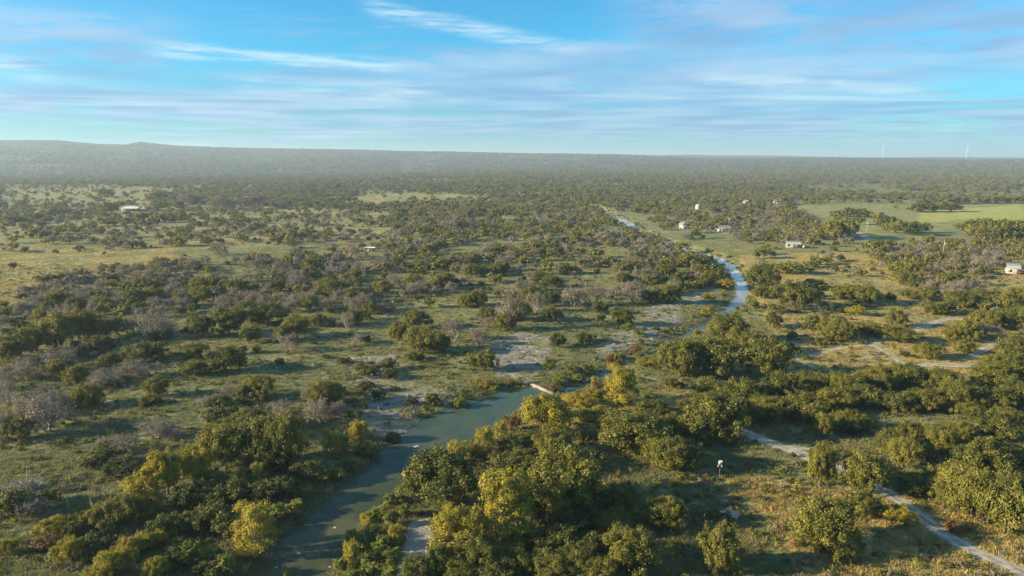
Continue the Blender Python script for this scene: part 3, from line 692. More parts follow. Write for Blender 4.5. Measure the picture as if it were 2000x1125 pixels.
for r in ((1270, 520, 30), (1530, 477, 24), (1560, 477, 22), (775, 475, 50), (755, 470, 36), (885, 455, 60), (430, 500, 44), (575, 505, 40), (690, 510, 60), (1435, 462, 28), (1440, 468, 30), (370, 400, 40), (430, 410, 50), (500, 408, 60)):
    plant('bare', r[0], r[1], r[2], r[2] * .55)

hand_n = len(TREES)

# ---- scattered growth, by zone (outlines on the photograph, projected to the ground)
ZONES = [  # polygon, trees per 100 m2, {kind: share}, clear noise threshold
    ([(0, 590), (90, 560), (170, 530), (280, 520), (430, 515), (700, 500), (700, 590), (560, 615), (330, 620), (170, 640), (0, 680)], 2.4, {B_: .46, O: .28, J: .26}, .29),
    ([(560, 500), (900, 470), (1300, 470), (1420, 540), (1330, 590), (1100, 590), (960, 600), (640, 600)], 1.9, {B_: .32, O: .36, J: .32}, .44),
    ([(560, 600), (640, 600), (960, 600), (1100, 590), (1240, 600), (1200, 640), (1000, 650), (880, 660), (700, 620)], .55, {B_: .3, J: .5, O: .1, Ru: .1}, .40),
    ([(0, 620), (330, 620), (700, 640), (1000, 660), (900, 760), (640, 820), (300, 900), (0, 1000)], .30, {B_: .3, J: .6, Ru: .1}, .50),
    ([(0, 500), (430, 470), (430, 515), (130, 560), (0, 600)], .04, {O: .5, J: .5}, .3),
    ([(0, 400), (450, 400), (900, 420), (1000, 470), (700, 500), (430, 480), (0, 500)], .75, {O: .34, B_: .22, J: .36, Ru: .08}, .36),
    ([(0, 365), (300, 365), (300, 400), (0, 410)], .15, {O: .6, J: .4}, .4),
    ([(760, 400), (1150, 395), (1290, 470), (1300, 490), (1000, 470), (760, 480)], 1.5, {O: .62, J: .22, B_: .16}, .30),
    ([(1200, 395), (1530, 395), (1600, 440), (1620, 470), (1440, 478), (1330, 470)], 1.15, {O: .66, B_: .2, J: .14}, .32),
    ([(1440, 478), (1680, 475), (1800, 520), (1800, 620), (1540, 690), (1480, 600)], .55, {O: .22, J: .4, B_: .12, Gd: .1, Ru: .16}, .42),
    ([(1700, 478), (1880, 474), (2010, 462), (2010, 660), (1860, 640), (1760, 560), (1690, 500)], 1.25, {O: .74, B_: .18, J: .08}, .22),
    ([(1820, 600), (2010, 600), (2010, 760), (1900, 760)], .9, {O: .9, B_: .1}, .2),
    ([(1540, 690), (1800, 620), (1900, 700), (1600, 720)], .3, {J: .6, O: .4}, .4),
    ([(1900, 760), (2010, 760), (2010, 1000), (1860, 1000)], .35, {O: 1}, .2),
]
SIZE = {O: (4.5, 8.5), B_: (4.0, 7.5), J: (2.0, 4.6), Ru: (1.4, 3), Gd: (3, 6), S: (3, 6), Wl: (1.5, 3)}
ASP = {O: .68, B_: .68, J: .72, Ru: .6, Gd: .85, S: 1.25, Wl: 1.2}
cell = {}


def blocked(x, y, r):
    i, j = int(x // 8), int(y // 8)
    for a in (-1, 0, 1):
        for b in (-1, 0, 1):
            for (X, Y, Rr) in cell.get((i + a, j + b), ()):
                if (X - x) ** 2 + (Y - y) ** 2 < (max(r, Rr) * .8) ** 2: return True
    return False


def add_cell(x, y, r): cell.setdefault((int(x // 8), int(y // 8)), []).append((x, y, r))


for t in TREES: add_cell(t[1], t[2], t[3] * .5)
BUILD = {'ranch': (258, 411), 'trailer': (722, 491), 'shed': (1548, 485), 'tank': (1363, 411), 'gable': (1336, 447), 'darkhouse': (1412, 453), 'tan': (1456, 397), 'fieldhouse': (1520, 398), 'barn': (1976, 534), 'birdhouse': (1405, 931),
         'pickup': (1579, 486), 'buggy': (1568, 486)}
BW = {k: G(*v) for k, v in BUILD.items()}
alltracks = [q for p, _ in tracks.values() for q in [p]]


def clear_sight(x, y, wd, hd):
    """keep sight lines to the buildings and the water open, as in the photo"""
    for k_, (bx, by) in BW.items():
        if k_ == 'birdhouse':
            if math.hypot(x - bx, y - by) < 7: return False
            continue
        if by - 60 < y < by + 8 and abs(x / y - bx / by) * by < wd * .5 + (12 if k_ == 'ranch' else 6): return False
    return True


def ok_place(x, y, wd):
    d = creek_d(x, y)[0]
    if d < wd * .45 + .5: return False
    if y < 520:
        for p in alltracks:
            if abs(p[0][1] - y) < 160 and segdist(np.array([x]), np.array([y]), p)[0] < wd * .35 + 1.5: return False
    return clear_sight(x, y, wd, 0)


for zi, (poly, dens, mixk, thr) in enumerate(ZONES):
    W = np.array([G(a, b) for a, b in poly]); x0, y0 = W.min(0); x1, y1 = W.max(0)
    n = int((x1 - x0) * (y1 - y0) / 100 * dens * 1.6)
    n = min(n, 26000)
    X = rng.uniform(x0, x1, n); Y = rng.uniform(y0, y1, n); px, py, _ = P(X, Y)
    keep = inpoly(px, py, poly) & ((vnoise(X, Y, 26, 40 + zi) * .6 + vnoise(X, Y, 9, 60 + zi) * .4) > thr); X, Y = X[keep], Y[keep]
    ks = list(mixk); pr = np.array([mixk[q] for q in ks]); kk = rng.choice(len(ks), len(X), p=pr / pr.sum())
    bias = vnoise(X, Y, 35, 90)
    for x, y, q, b in zip(X, Y, kk, bias):
        kd = ks[q]
        if B_ in mixk and b > .62 and rng.random() < .5: kd = B_
        lo, hi = SIZE[kd]; wd = rng.uniform(lo, hi)
        if blocked(x, y, wd * .5) or not ok_place(x, y, wd): continue
        TREES.append((kd, x, y, wd, wd * ASP[kd] * rng.uniform(.85, 1.15), None)); add_cell(x, y, wd * .5)
# shrubs lining the creek
cl = np.array(creek); per = np.r_[0, np.cumsum(np.hypot(*np.diff(cl, axis=0).T))]
for t in np.arange(0, per[-1], 1.6):
    x = np.interp(t, per, cl[:, 0]) + rng.normal(0, 2.2); y = np.interp(t, per, cl[:, 1]) + rng.normal(0, 2.2)
    d = creek_d(x, y)[0]; px, py, _ = P(x, y)
    if d < .5 or d > 6 or py > 1120 or inpoly(px, py, gravel_px): continue
    if rng.random() < .42: continue
    kd = rng.choice([Wl, Wl, Wl, Ru, J, Gd]); wd = rng.uniform(1.0, 2.4)
    if y > 260: wd *= 1.3
    if blocked(x, y, wd * .35): continue
    TREES.append((kd, x, y, wd, wd * ASP[kd] * rng.uniform(.7, 1.0), None)); add_cell(x, y, wd * .4)
near_n = len(TREES)

# ------------------------------------------------------------------ far plain: one mass of woodland
def far_points():
    Xs, Ys, Ks, Ws = [], [], [], []
    for r0, r1, per100, wlo, whi in ((640, 1200, 1.5, 5, 9), (1200, 2200, .85, 6, 11), (2200, 3600, .36, 8, 15), (3600, 6000, .15, 11, 22)):
        area = (r1 ** 2 - r0 ** 2) * R(43); n = int(area / 100 * per100)
        r = np.sqrt(rng.uniform(r0 ** 2, r1 ** 2, n)); a = rng.uniform(-R(43), R(43), n); x, y = r * np.sin(a), r * np.cos(a)
        px, py, _ = P(x, y)
        d = .30 + .75 * vnoise(x, y, 160, 71) + .25 * (vnoise(x, y, 45, 72) - .5)
        keep = rng.random(n) < np.clip((d - .36) * 3.4, .06, 1)
        done = np.zeros(n, bool)
        for z in ZONES: done |= inpoly(px, py, z[0])
        done |= inpoly(px, py, meadow_px) | inpoly(px, py, [(1540, 390), (2010, 386), (2010, 399), (1540, 401)]) & (rng.random(n) < .8)
        for cl_ in ([(1560, 362), (1760, 360), (1760, 372), (1560, 374)], [(780, 330), (860, 328), (860, 338), (780, 340)], [(1700, 375), (2000, 376), (2000, 384), (1700, 382)], [(0, 362), (240, 362), (240, 372), (0, 372)], [(700, 368), (960, 385), (960, 405), (700, 400)]):
            done |= inpoly(px, py, cl_) & (rng.random(n) < .85)
        keep &= ~done & (creek_d(x, y) > 5)
        for k_, (bx, by) in BW.items():
            keep &= ~((y > by - 60) & (y < by + 10) & (np.abs(x / y - bx / by) * by < 9))
        x, y = x[keep], y[keep]; Xs.append(x); Ys.append(y); Ws.append(rng.uniform(wlo, whi, len(x)))
        u = rng.random(len(x)); Ks.append(np.where(u < .62, 0, np.where(u < .84, 1, 2)))
    return map(np.concatenate, (Xs, Ys, Ks, Ws))


def gn_scatter(name, x, y, z, sc, yaw, idx, meshes):
    col = bpy.data.collections.new(name + '_source')
    for i, mm in enumerate(meshes):
        o = bpy.data.objects.new('%s_%03d' % (name, i), mm); col.objects.link(o)
    m = bpy.data.meshes.new(name); n = len(x); m.vertices.add(n); m.vertices.foreach_set('co', np.c_[x, y, z].astype(np.float32).ravel())
    a = m.attributes.new('scl', 'FLOAT_VECTOR', 'POINT'); a.data.foreach_set('vector', np.asarray(sc, np.float32).ravel())
    a = m.attributes.new('rot', 'FLOAT_VECTOR', 'POINT'); a.data.foreach_set('vector', np.c_[np.zeros(n), np.zeros(n), yaw].astype(np.float32).ravel())
    a = m.attributes.new('idx', 'INT', 'POINT'); a.data.foreach_set('value', np.asarray(idx, np.int32))
    o = obj(name, m); t = bpy.data.node_groups.new(name, 'GeometryNodeTree')
    t.interface.new_socket('Geometry', in_out='INPUT', socket_type='NodeSocketGeometry'); t.interface.new_socket('Geometry', in_out='OUTPUT', socket_type='NodeSocketGeometry')
    gi, go = t.nodes.new('NodeGroupInput'), t.nodes.new('NodeGroupOutput'); ip = t.nodes.new('GeometryNodeInstanceOnPoints'); ci = t.nodes.new('GeometryNodeCollectionInfo')
    ci.inputs[0].default_value = col; ci.inputs[1].default_value = True; ci.inputs[2].default_value = True

    def na(nm, ty):
        q = t.nodes.new('GeometryNodeInputNamedAttribute'); q.data_type = ty; q.inputs[0].default_value = nm; return q.outputs[0]
    t.links.new(gi.outputs[0], ip.inputs['Points']); t.links.new(ci.outputs[0], ip.inputs['Instance']); ip.inputs['Pick Instance'].default_value = True
    t.links.new(na('idx', 'INT'), ip.inputs['Instance Index']); t.links.new(na('rot', 'FLOAT_VECTOR'), ip.inputs['Rotation']); t.links.new(na('scl', 'FLOAT_VECTOR'), ip.inputs['Scale'])
    t.links.new(ip.outputs[0], go.inputs[0]); md = o.modifiers.new('scatter', 'NODES'); md.node_group = t
    return o


# ------------------------------------------------------------------ individual trees
NAME = {O: 'oak_tree', B_: 'bare_tree', J: 'juniper_bush', S: 'sycamore_tree', Wl: 'willow_shrub', Gd: 'golden_tree', Ru: 'russet_shrub'}
CAT = {O: 'oak tree', B_: 'bare tree', J: 'juniper bush', S: 'sycamore tree', Wl: 'willow shrub', Gd: 'golden tree', Ru: 'russet shrub'}
GROUP = {O: 'live oaks of the creek valley', B_: 'grey bare trees of the scrub belt', J: 'dark juniper bushes', S: 'yellow sycamores along the creek', Wl: 'green willow shrubs on the creek banks', Gd: 'golden autumn trees', Ru: 'russet shrubs'}
WORD = {O: 'olive-green oak', B_: 'grey bare tree', J: 'dark green bush', S: 'yellow sycamore', Wl: 'green bank shrub', Gd: 'yellow-green tree', Ru: 'reddish brown shrub'}
LAND = {k: G(*p) for k, p in {
    'low weir across the creek': (1058, 757), 'gravel bar': (818, 1060), 'pole-mounted birdhouse': (1405, 931), 'brush pile of dead branches in the shade': (45, 960), 'big golden dome-shaped tree': (285, 990),
    'bright creek bend': (1445, 570), 'brush pile inside the track loop': (1700, 690), 'grey shed in the meadow': (1548, 485), 'long ranch house': (258, 411), 'pale-roofed barn by the red car': (1976, 534),
    'small white trailer': (722, 491), 'distant glint of creek': (1232, 445), 'green hay field': (1920, 415), 'sharp corner of the pale track loop': (1550, 694), 'bare mound in the shaded clearing': (1425, 1002),
    'lower end of the pale track': (1960, 1100), 'fork of the main pale track': (1517, 868), 'limestone shelf above the pool': (800, 790), 'stony islet in the creek': (590, 1090), 'grassy glade in the scrub': (700, 650),
    'shaded grassy slope': (300, 720), 'sunlit grass clearing in the upper distance': (150, 540), 'open dry meadow past the creek bend': (1600, 560), 'white domed tank': (1363, 411), 'pale gabled cottage': (1336, 447),
    'wide yard of pale gravel': (1830, 713), 'bare rock bank inside the creek bend': (1300, 625), 'middle of the scrub belt': (1000, 560), 'first scrub beyond the shaded slope': (400, 590), 'small dark-roofed house': (1412, 453)}.items()}


def ordinal(n):
    w_ = {1: '', 2: 'second ', 3: 'third ', 4: 'fourth ', 5: 'fifth ', 6: 'sixth ', 7: 'seventh ', 8: 'eighth ', 9: 'ninth ', 10: 'tenth '}
    if n in w_: return w_[n]
    return '%d%s ' % (n, 'th' if 10 < n % 100 < 14 else {1: 'st', 2: 'nd', 3: 'rd'}.get(n % 10, 'th'))


def build_trees():
    T = TREES; px, py, f = P([t[1] for t in T], [t[2] for t in T], [t[4] * .5 for t in T])
    app = np.array([t[3] for t in T]) / f
    vis = (px > -25) & (px < 2025) & (py < 1160)
    left = []
    names = list(LAND); LP = np.array([LAND[k] for k in names])
    for kd in NAME:
        ids = [i for i in range(len(T)) if T[i][0] == kd and vis[i]]
        ids.sort(key=lambda i: -app[i] - (10 if (i < hand_n and T[i][5]) else 0))
        keep = ids[:285]; left += ids[285:]
        xy = np.array([[T[i][1], T[i][2]] for i in keep]); D = np.hypot(xy[:, None, 0] - LP[None, :, 0], xy[:, None, 1] - LP[None, :, 1])
        rank = D.argsort(0).argsort(0) + 1
        for q, i in enumerate(keep):
            _, x, y, wd, ht, hint = T[i]
            if hint: lab = hint
            else:
                j = int(rank[q].argmin()); word = WORD[kd]
                rn = int(rank[q][j]); lab = ('%s nearest to the %s' % (word, names[j])) if rn == 1 else '%s-nearest %s to the %s' % (ordinal(rn).strip(), word, names[j])
            pr = PROTO[kd]; lvl = 'near' if math.hypot(x, y) < 300 else 'mid'
            var = pr[lvl][(i * 7 + q) % len(pr[lvl])]; z = float(height(x, y)[0]) - .05
            sx, sz = wd / pr['size'][0], ht / pr['size'][1]
            if pr['split']:
                e = obj(NAME[kd], None, loc=(x, y, z)); obj('trunk', var[0], e); obj('crown', var[1], e)
            else: e = obj(NAME[kd], var, loc=(x, y, z))
            e.rotation_euler = (0, 0, rng.uniform(0, 6.28)); e.scale = (sx, sx * rng.uniform(.9, 1.1), sz)
            tag(e, lab, CAT[kd], GROUP[kd])
    return left


rest = build_trees()
fx, fy, fk, fw = far_points()
FK = [O, B_, J]; fasp = np.array([.62, .62, .66])
rk = [T for T in (TREES[i] for i in rest)]
order = [O, B_, J, Gd, S, Wl, Ru]
far_meshes = [mm for kd in order for mm in PROTO[kd]['far']]
mid_meshes = []
X = np.r_[fx, [t[1] for t in rk]]; Y = np.r_[fy, [t[2] for t in rk]]
K = np.r_[fk, [order.index(t[0]) for t in rk]].astype(int); Wd = np.r_[fw, [t[3] for t in rk]]
Ht = np.r_[np.minimum(fw * fasp[fk], 10), [t[4] for t in rk]]
sz = np.array([PROTO[k]['size'] for k in order])
scl = np.c_[Wd / sz[K, 0], Wd / sz[K, 0], Ht / sz[K, 1]]
o = gn_scatter('woodland', X, Y, height(X, Y), scl, rng.uniform(0, 6.28, len(X)), K * 3 + rng.integers(0, 3, len(X)), far_meshes)
tag(o, 'far-off mass of oak and juniper woodland covering the plain to the hills', kind='stuff')


# ------------------------------------------------------------------ grass and low weeds
def tuft(n, hgt, spread, wd):
    b = np.c_[rng.normal(0, spread, n), rng.normal(0, spread, n), np.zeros(n)]; lean = np.c_[rng.normal(0, .45, (n, 2)), np.ones(n)]
    tip = b + unit(lean) * hgt * rng.uniform(.5, 1.15, (n, 1)); s = unit(np.c_[rng.normal(0, 1, (n, 2)), np.zeros(n)]) * wd
    v = np.stack([b - s, b + s, tip], 1).reshape(-1, 3); return v, np.arange(n * 3).reshape(n, 3)


def grass():
    sets = {}
    for nm, mt in (('dry_grass', 'grassdry'), ('green_grass', 'grassgreen')):
        sets[nm] = [mesh_np(nm, *tuft(26, .55, .34, .05), M[mt], attrs={'leafvar': ('FACE', rng.uniform(0, 1, 26))}) for _ in range(4)]
    n = 170000
    y = 68 + (420 - 68) * rng.random(n) ** 1.35; x = y * rng.uniform(-.86, .86, n)
    px, py, _ = P(x, y); d = creek_d(x, y); kp = d > .3
    rock = np.zeros(n, bool)
    for poly in rock_px: rock |= inpoly(px, py, poly)
    kp &= ~(rock & (rng.random(n) < .8)) & ~inpoly(px, py, gravel_px)
    for p, wd in tracks.values(): kp &= segdist(x, y, p) > wd * .5
    kp &= rng.random(n) < .25 + .95 * vnoise(x, y, 6, 33)
    x, y, px, py, d = x[kp], y[kp], px[kp], py[kp], d[kp]
    dry = (dry_mask(px, py) * .55 + vnoise(x, y, 14, 34) * .6 + rng.random(len(x)) * .25) > .72
    for nm, sel in (('dry_grass', dry), ('green_grass', ~dry)):
        m = sel.sum(); s = rng.uniform(.5, 1.25, m) * np.where(d[sel] < 5, 1.5, 1.0)
        o = gn_scatter(nm, x[sel], y[sel], height(x[sel], y[sel]) - .03, np.c_[s, s, s * rng.uniform(.6, 1.1, m)], rng.uniform(0, 6.28, m), rng.integers(0, 4, m), sets[nm])
        tag(o, {'dry_grass': 'dry golden grass tufts over the clearings', 'green_grass': 'dull green grass and weeds over the valley floor'}[nm], kind='stuff')


grass()


def weeds():
    ms = [mesh_np('weed', *crown(1.0, .6, 4, 12, 12, .13, .2, .05)[:2], M[mt], attrs={'leafvar': ('FACE', rng.uniform(0, 1, 144))}) for mt in ('juniper', 'willow', 'greyleaf', 'russet')]
    n = 24000; y = 70 + (330 - 70) * rng.random(n) ** 1.2; x = y * rng.uniform(-.86, .86, n); px, py, _ = P(x, y); kp = creek_d(x, y) > .4
    for poly in rock_px: kp &= ~(inpoly(px, py, poly) & (rng.random(n) < .7))
    kp &= ~inpoly(px, py, gravel_px) & (rng.random(n) < np.clip(1.6 * vnoise(x, y, 17, 51) * vnoise(x, y, 5, 52) + .08, 0, 1))
    for p, wd in tracks.values(): kp &= segdist(x, y, p) > wd * .5 + .4
    x, y = x[kp], y[kp]; m = len(x); s = rng.uniform(.4, 1.5, m)
    ix = rng.choice(4, m, p=[.46, .24, .26, .04])
    tag(gn_scatter('low_weeds', x, y, height(x, y) - .05, np.c_[s, s, s * rng.uniform(.6, 1.1, m)], rng.uniform(0, 6.28, m), ix, ms), 'low weeds and small scrub dotting the grass', kind='stuff')


weeds()


# ------------------------------------------------------------------ stones, slabs
def rock_mesh(name, n, flat, mat):
    a = rng.uniform(.75, 1.2, (n, 1)); th = np.arange(n) * 2 * math.pi / n + rng.normal(0, .12, n)
    ring = np.c_[np.cos(th), np.sin(th)] * a
    v = np.r_[np.c_[ring * .95, np.full(n, -.2)], np.c_[ring, np.full(n, flat * .55)], np.c_[ring * .72 + rng.normal(0, .04, (n, 2)), flat + rng.normal(0, .04, n)], [[0, 0, flat * 1.05]]]
    f4 = [(k * n + i, k * n + (i + 1) % n, (k + 1) * n + (i + 1) % n, (k + 1) * n + i) for k in (0, 1) for i in range(n)]
    f3 = [(2 * n + i, 2 * n + (i + 1) % n, 3 * n) for i in range(n)]
    return mesh_np(name, v, [np.array(f4), np.array(f3)], mat)


M['lime'] = plain('limestone', (.30, .29, .265), .9, 0, .3, 4)
M['limedark'] = plain('weathered_limestone', (.17, .165, .15), .95, 0, .4, 2)


def stones():
    pro = [rock_mesh('stone', 8, .5, M['lime']) for _ in range(4)]
    spots = [(655, 1030, 9), (686, 968, 4), (815, 872, 13), (700, 985, 4), (740, 948, 5), (575, 1073, 7), (590, 1066, 6), (583, 1080, 9), (600, 1072, 6), (606, 1078, 6), (596, 1086, 5), (612, 1070, 5), (570, 1084, 6), (620, 1083, 5), (540, 1108, 8), (548, 1100, 5),
             (645, 1107, 8), (652, 1100, 6), (640, 1115, 6), (660, 1096, 5), (632, 1120, 6), (565, 1095, 5), (800, 1070, 5), (812, 1040, 4), (797, 1103, 7), (826, 1080, 5), (842, 1052, 4), (806, 1022, 4), (795, 1085, 5), (1310, 802, 13), (1358, 794, 12), (1300, 806, 9)]
    where = {0: 'white boulder alone in midstream beside the willow strip', 2: 'broad pale boulder barely above the pool surface', 29: 'large pale block at the foot of the dark oak by the thicket', 30: 'pale flat block where the track meets the thicket'}
    for i, (a, b, wpx) in enumerate(spots):
        x, y = G(a, b, WZ); s = wpx / (FPX / math.hypot(y, CAM_H)) * .5
        z = max(float(height(x, y)[0]), WZ - .08)
        o = obj('stone', pro[i % 4], loc=(x, y, z)); o.scale = (s, s * .8, s * .6); o.rotation_euler = (0, 0, rng.uniform(0, 6))
        peers = [q for q in range(len(spots)) if q not in where and (22 <= q < 29) == (22 <= i < 29) and q != 31]
        nth = ordinal(sorted(peers, key=lambda q: -spots[q][1]).index(i) + 1).strip() or 'first' if i in peers else ''
        lab = where.get(i) or (nth + ' small white stone up the gravel bar from its near end' if 22 <= i < 29 else 'pale block beside the large pale block by the thicket' if i == 31 else nth + ' small white stone up the shallow creek from the bottom edge')
        tag(o, lab, 'stone', 'stones on the gravel bar' if 22 <= i < 29 else 'white stones in the creek')
    # flat limestone shelves, too many to pick apart
    vs, fs, off = [], [], 0
    pro = [rock_mesh('slab', 7, .3, M['limedark']) for _ in range(5)]
    pv = []
    for m in pro:
        v = np.zeros(len(m.vertices) * 3, np.float32); m.vertices.foreach_get('co', v); pv.append((v.reshape(-1, 3), [tuple(p.vertices) for p in m.polygons]))
    F = []
    for poly, cnt in zip(rock_px, (420, 230, 420, 120, 60)):
        W = np.array([G(*q) for q in poly]); k = 0
        while k < cnt:
            x, y = rng.uniform(*np.c_[W.min(0), W.max(0)].T) if False else (rng.uniform(W[:, 0].min(), W[:, 0].max()), rng.uniform(W[:, 1].min(), W[:, 1].max()))
            px, py, _ = P(x, y); k += .34
            if not inpoly(px, py, poly) or vnoise(x, y, 7, 80) < .42: continue
            k += .66; v, ff = pv[rng.integers(5)]; s = rng.uniform(.3, 1.5); a = rng.uniform(-.4, .4); z = max(float(height(x, y)[0]), WZ - .1)
            q = v * np.array([s * 1.5, s * .75, rng.uniform(.5, .9)]); c_, s_ = math.cos(a), math.sin(a)
            vs.append(np.c_[q[:, 0] * c_ - q[:, 1] * s_ + x, q[:, 0] * s_ + q[:, 1] * c_ + y, q[:, 2] + z - .08]); F += [tuple(i + off for i in p) for p in ff]; off += len(q)
    m = bpy.data.meshes.new('limestone_rubble'); m.from_pydata(np.concatenate(vs).tolist(), [], F); m.materials.append(M['limedark'])
    tag(obj('limestone_rubble', m), 'broken grey limestone ledges and rubble along the far creek bank', kind='stuff')


stones()

# ------------------------------------------------------------------ built things
def box(x0, x1, y0, y1, z0, z1):
    v = np.array([(x0, y0, z0), (x1, y0, z0), (x1, y1, z0), (x0, y1, z0), (x0, y0, z1), (x1, y0, z1), (x1, y1, z1), (x0, y1, z1)], float)
    f = np.array([(0, 3, 2, 1), (4, 5, 6, 7), (0, 1, 5, 4), (1, 2, 6, 5), (2, 3, 7, 6), (3, 0, 4, 7)]); return v, f


def part(name, vf, mat, parent): return obj(name, mesh_np(name, vf[0], vf[1], mat), parent)


def gable(wd, dp, z0, rise, over=.4, th=.15, axis='x', hip=0):
    """roof slabs with thickness, ridge along x"""
    a, b = wd / 2 + over, dp / 2 + over; h = hip
    v = [(-a, -b, z0), (a, -b, z0), (a, b, z0), (-a, b, z0), (-a + h, 0, z0 + rise), (a - h, 0, z0 + rise)]
    v += [(p[0], p[1], p[2] + th) for p in v]
    f = [(6, 7, 11, 10), (8, 9, 10, 11), (0, 4, 5, 1), (2, 5, 4, 3), (0, 1, 7, 6), (2, 3, 9, 8)]
    t = [(0, 6, 4), (4, 6, 10), (6, 9, 10), (3, 4, 9), (4, 10, 9), (0, 3, 4), (7, 8, 11), (1, 7, 5), (5, 7, 11), (2, 5, 8), (5, 11, 8), (1, 5, 2), (0, 6, 9), (0, 9, 3), (1, 2, 8), (1, 8, 7)]
    v = np.array(v, float)
    if axis == 'y': v = np.c_[-v[:, 1], v[:, 0], v[:, 2]]
    return v, [np.array(f), np.array(t[:12])]


MR = {'metal': plain('galvanised_roof', (.17, .185, .20), .65, .2, .1, 1), 'white': plain('white_paint', (.32, .32, .30), .75, 0, .1), 'wood': plain('weathered_boards', (.24, .20, .17), .85, 0, .25, 2), 'tanwall': plain('tan_wall', (.28, .23, .17), .8, 0, .12),
      'grey': plain('grey_siding', (.24, .25, .25), .7, 0, .1), 'glass': plain('window_glass', (.03, .035, .04), .1, 0, .1), 'darkroof': plain('dark_shingle', (.10, .10, .11), .7, 0, .2), 'red': plain('red_car_paint', (.35, .03, .03), .3, 0, .05),
      'rubber': plain('tyre_rubber', (.03, .03, .03), .9), 'concrete': plain('weir_concrete', (.24, .215, .185), .9, 0, .2, 1.5), 'steel': plain('pole_steel', (.33, .34, .35), .5, .6, .1), 'tower': plain('mast_steel', (.62, .63, .65), .5, .2, .05)}


def house(name, key, wd, dp, hh, rise, wall, roof, label, hip=0, axis='x', rot=0, windows=2, door=True, cat='house'):
    x, y = BW[key]; e = obj(name, None, loc=(x, y, float(height(x, y)[0]))); e.rotation_euler = (0, 0, rot); tag(e, label, cat)
    part('wall', box(-wd / 2, wd / 2, -dp / 2, dp / 2, -.5, hh), wall, e); part('roof', gable(wd if axis == 'x' else dp, dp if axis == 'x' else wd, hh + .02, rise, axis=axis, hip=hip), roof, e)
    if axis == 'y' or hip == 0:
        s = (dp if axis == 'x' else wd) / 2; g = (wd if axis == 'x' else dp) / 2
        for sg in (-1, 1):
            v = np.array([(sg * (g - .02), -s, hh), (sg * (g - .02), s, hh), (sg * (g - .02), 0, hh + rise)]); v = np.c_[-v[:, 1], v[:, 0], v[:, 2]] if axis == 'y' else v
            part('gable_wall', (v, np.array([(0, 1, 2)])), wall, e)
    n = windows + (1 if door else 0)
    for i in range(n):
        cx = -wd / 2 + wd * (i + .5) / n
        if door and i == n // 2:
            part('door', box(cx - .5, cx + .5, -dp / 2 - .05, -dp / 2 + .03, 0, 2.1), MR['wood'], e); continue
        f = part('window', box(cx - .7, cx + .7, -dp / 2 - .06, -dp / 2 + .03, .9, 2.1), MR['white'], e); part('pane', box(cx - .6, cx + .6, -dp / 2 - .09, -dp / 2 - .05, 1.0, 2.0), MR['glass'], f)
    return e


e = house('ranch_house', 'ranch', 16, 9, 2.8, 2.6, MR['wood'], MR['metal'], 'long ranch house with pale metal roof and dark porch in the far meadow', hip=3.5, windows=4)
part('porch_roof', (box(-8.5, 8.5, -7.2, -4.9, 2.45, 2.6)), MR['metal'], e)
for q in (-8, -4, 0, 4, 8): part('porch_post', box(q - .1, q + .1, -7.1, -6.9, -.3, 2.44), MR['wood'], e)
part('side_wing', box(8.05, 15, -3.5, 3.5, -.4, 2.4), MR['grey'], e); part('wing_roof', gable(7, 7, 2.42, 1.1, .35), MR['darkroof'], e).location = (11.7, 0, 0)
house('field_cabin', 'shed', 7.5, 5, 2.3, 1.3, MR['wood'], MR['metal'], 'grey wooden shed with a low metal roof standing in the dry meadow', rot=R(-18), windows=2, cat='shed')
house('cottage', 'gable', 5.2, 6.5, 3.0, 2.5, MR['grey'], MR['metal'], 'pale grey gabled cottage among oaks past the creek', axis='y', windows=1, rot=R(12))
house('dark_roofed_house', 'darkhouse', 9, 6, 2.6, 1.9, MR['grey'], MR['darkroof'], 'small dark-roofed house with grey walls between the far oaks', windows=3, rot=R(8))
house('tan_hut', 'tan', 5, 4, 2.8, .9, MR['tanwall'], MR['tanwall'], 'small tan hut nearly hidden in the far oaks', windows=1, door=False, cat='hut')
house('farm_house', 'fieldhouse', 14, 8, 2.8, 1.9, MR['tanwall'], MR['darkroof'], 'dark-roofed farmhouse at the near corner of the hay field', windows=3)
house('barn', 'barn', 4.6, 7, 2.6, 1.9, MR['white'], MR['metal'], 'pale-roofed white barn half hidden by oaks at the edge', rot=R(-28), windows=1, cat='barn')
house('white_trailer', 'trailer', 6, 2.5, 2.1, .35, MR['white'], MR['white'], 'small white trailer parked in the scrub', windows=2, cat='trailer')


def lathe(prof, n=20):
    pr = np.array(prof, float); th = np.arange(n) * 2 * math.pi / n
    v = np.concatenate([np.c_[r * np.cos(th), r * np.sin(th), np.full(n, z)] for r, z in pr])
    f = [(k * n + i, k * n + (i + 1) % n, (k + 1) * n + (i + 1) % n, (k + 1) * n + i) for k in range(len(pr) - 1) for i in range(n)]
    return v, np.array(f)


x, y = BW['tank']; e = obj('water_tank', None, loc=(x, y, float(height(x, y)[0]) + 1.5)); tag(e, 'white domed water tank above the far oaks', 'tank')
part('tank_shell', lathe([(2.6, -2), (2.6, 2.6)]), MR['white'], e); part('dome', lathe([(2.7, 2.6), (2.4, 3.4), (1.7, 4.0), (.8, 4.35), (.05, 4.4)]), MR['white'], e); part('hatch', lathe([(.4, 4.2), (.4, 4.7), (.01, 4.75)], 10), MR['steel'], e)
x, y = G(282, 411); e = obj('standing_tank', None, loc=(x, y, float(height(x, y)[0]))); tag(e, 'upright white tank at the end of the long ranch house', 'tank')
part('tank_shell', lathe([(1.0, -.3), (1.0, 4.0), (.7, 4.5), (.02, 4.7)], 14), MR['white'], e); part('stand_ring', lathe([(1.15, -.3), (1.15, .3), (1.0, .32)], 14), MR['concrete'], e)


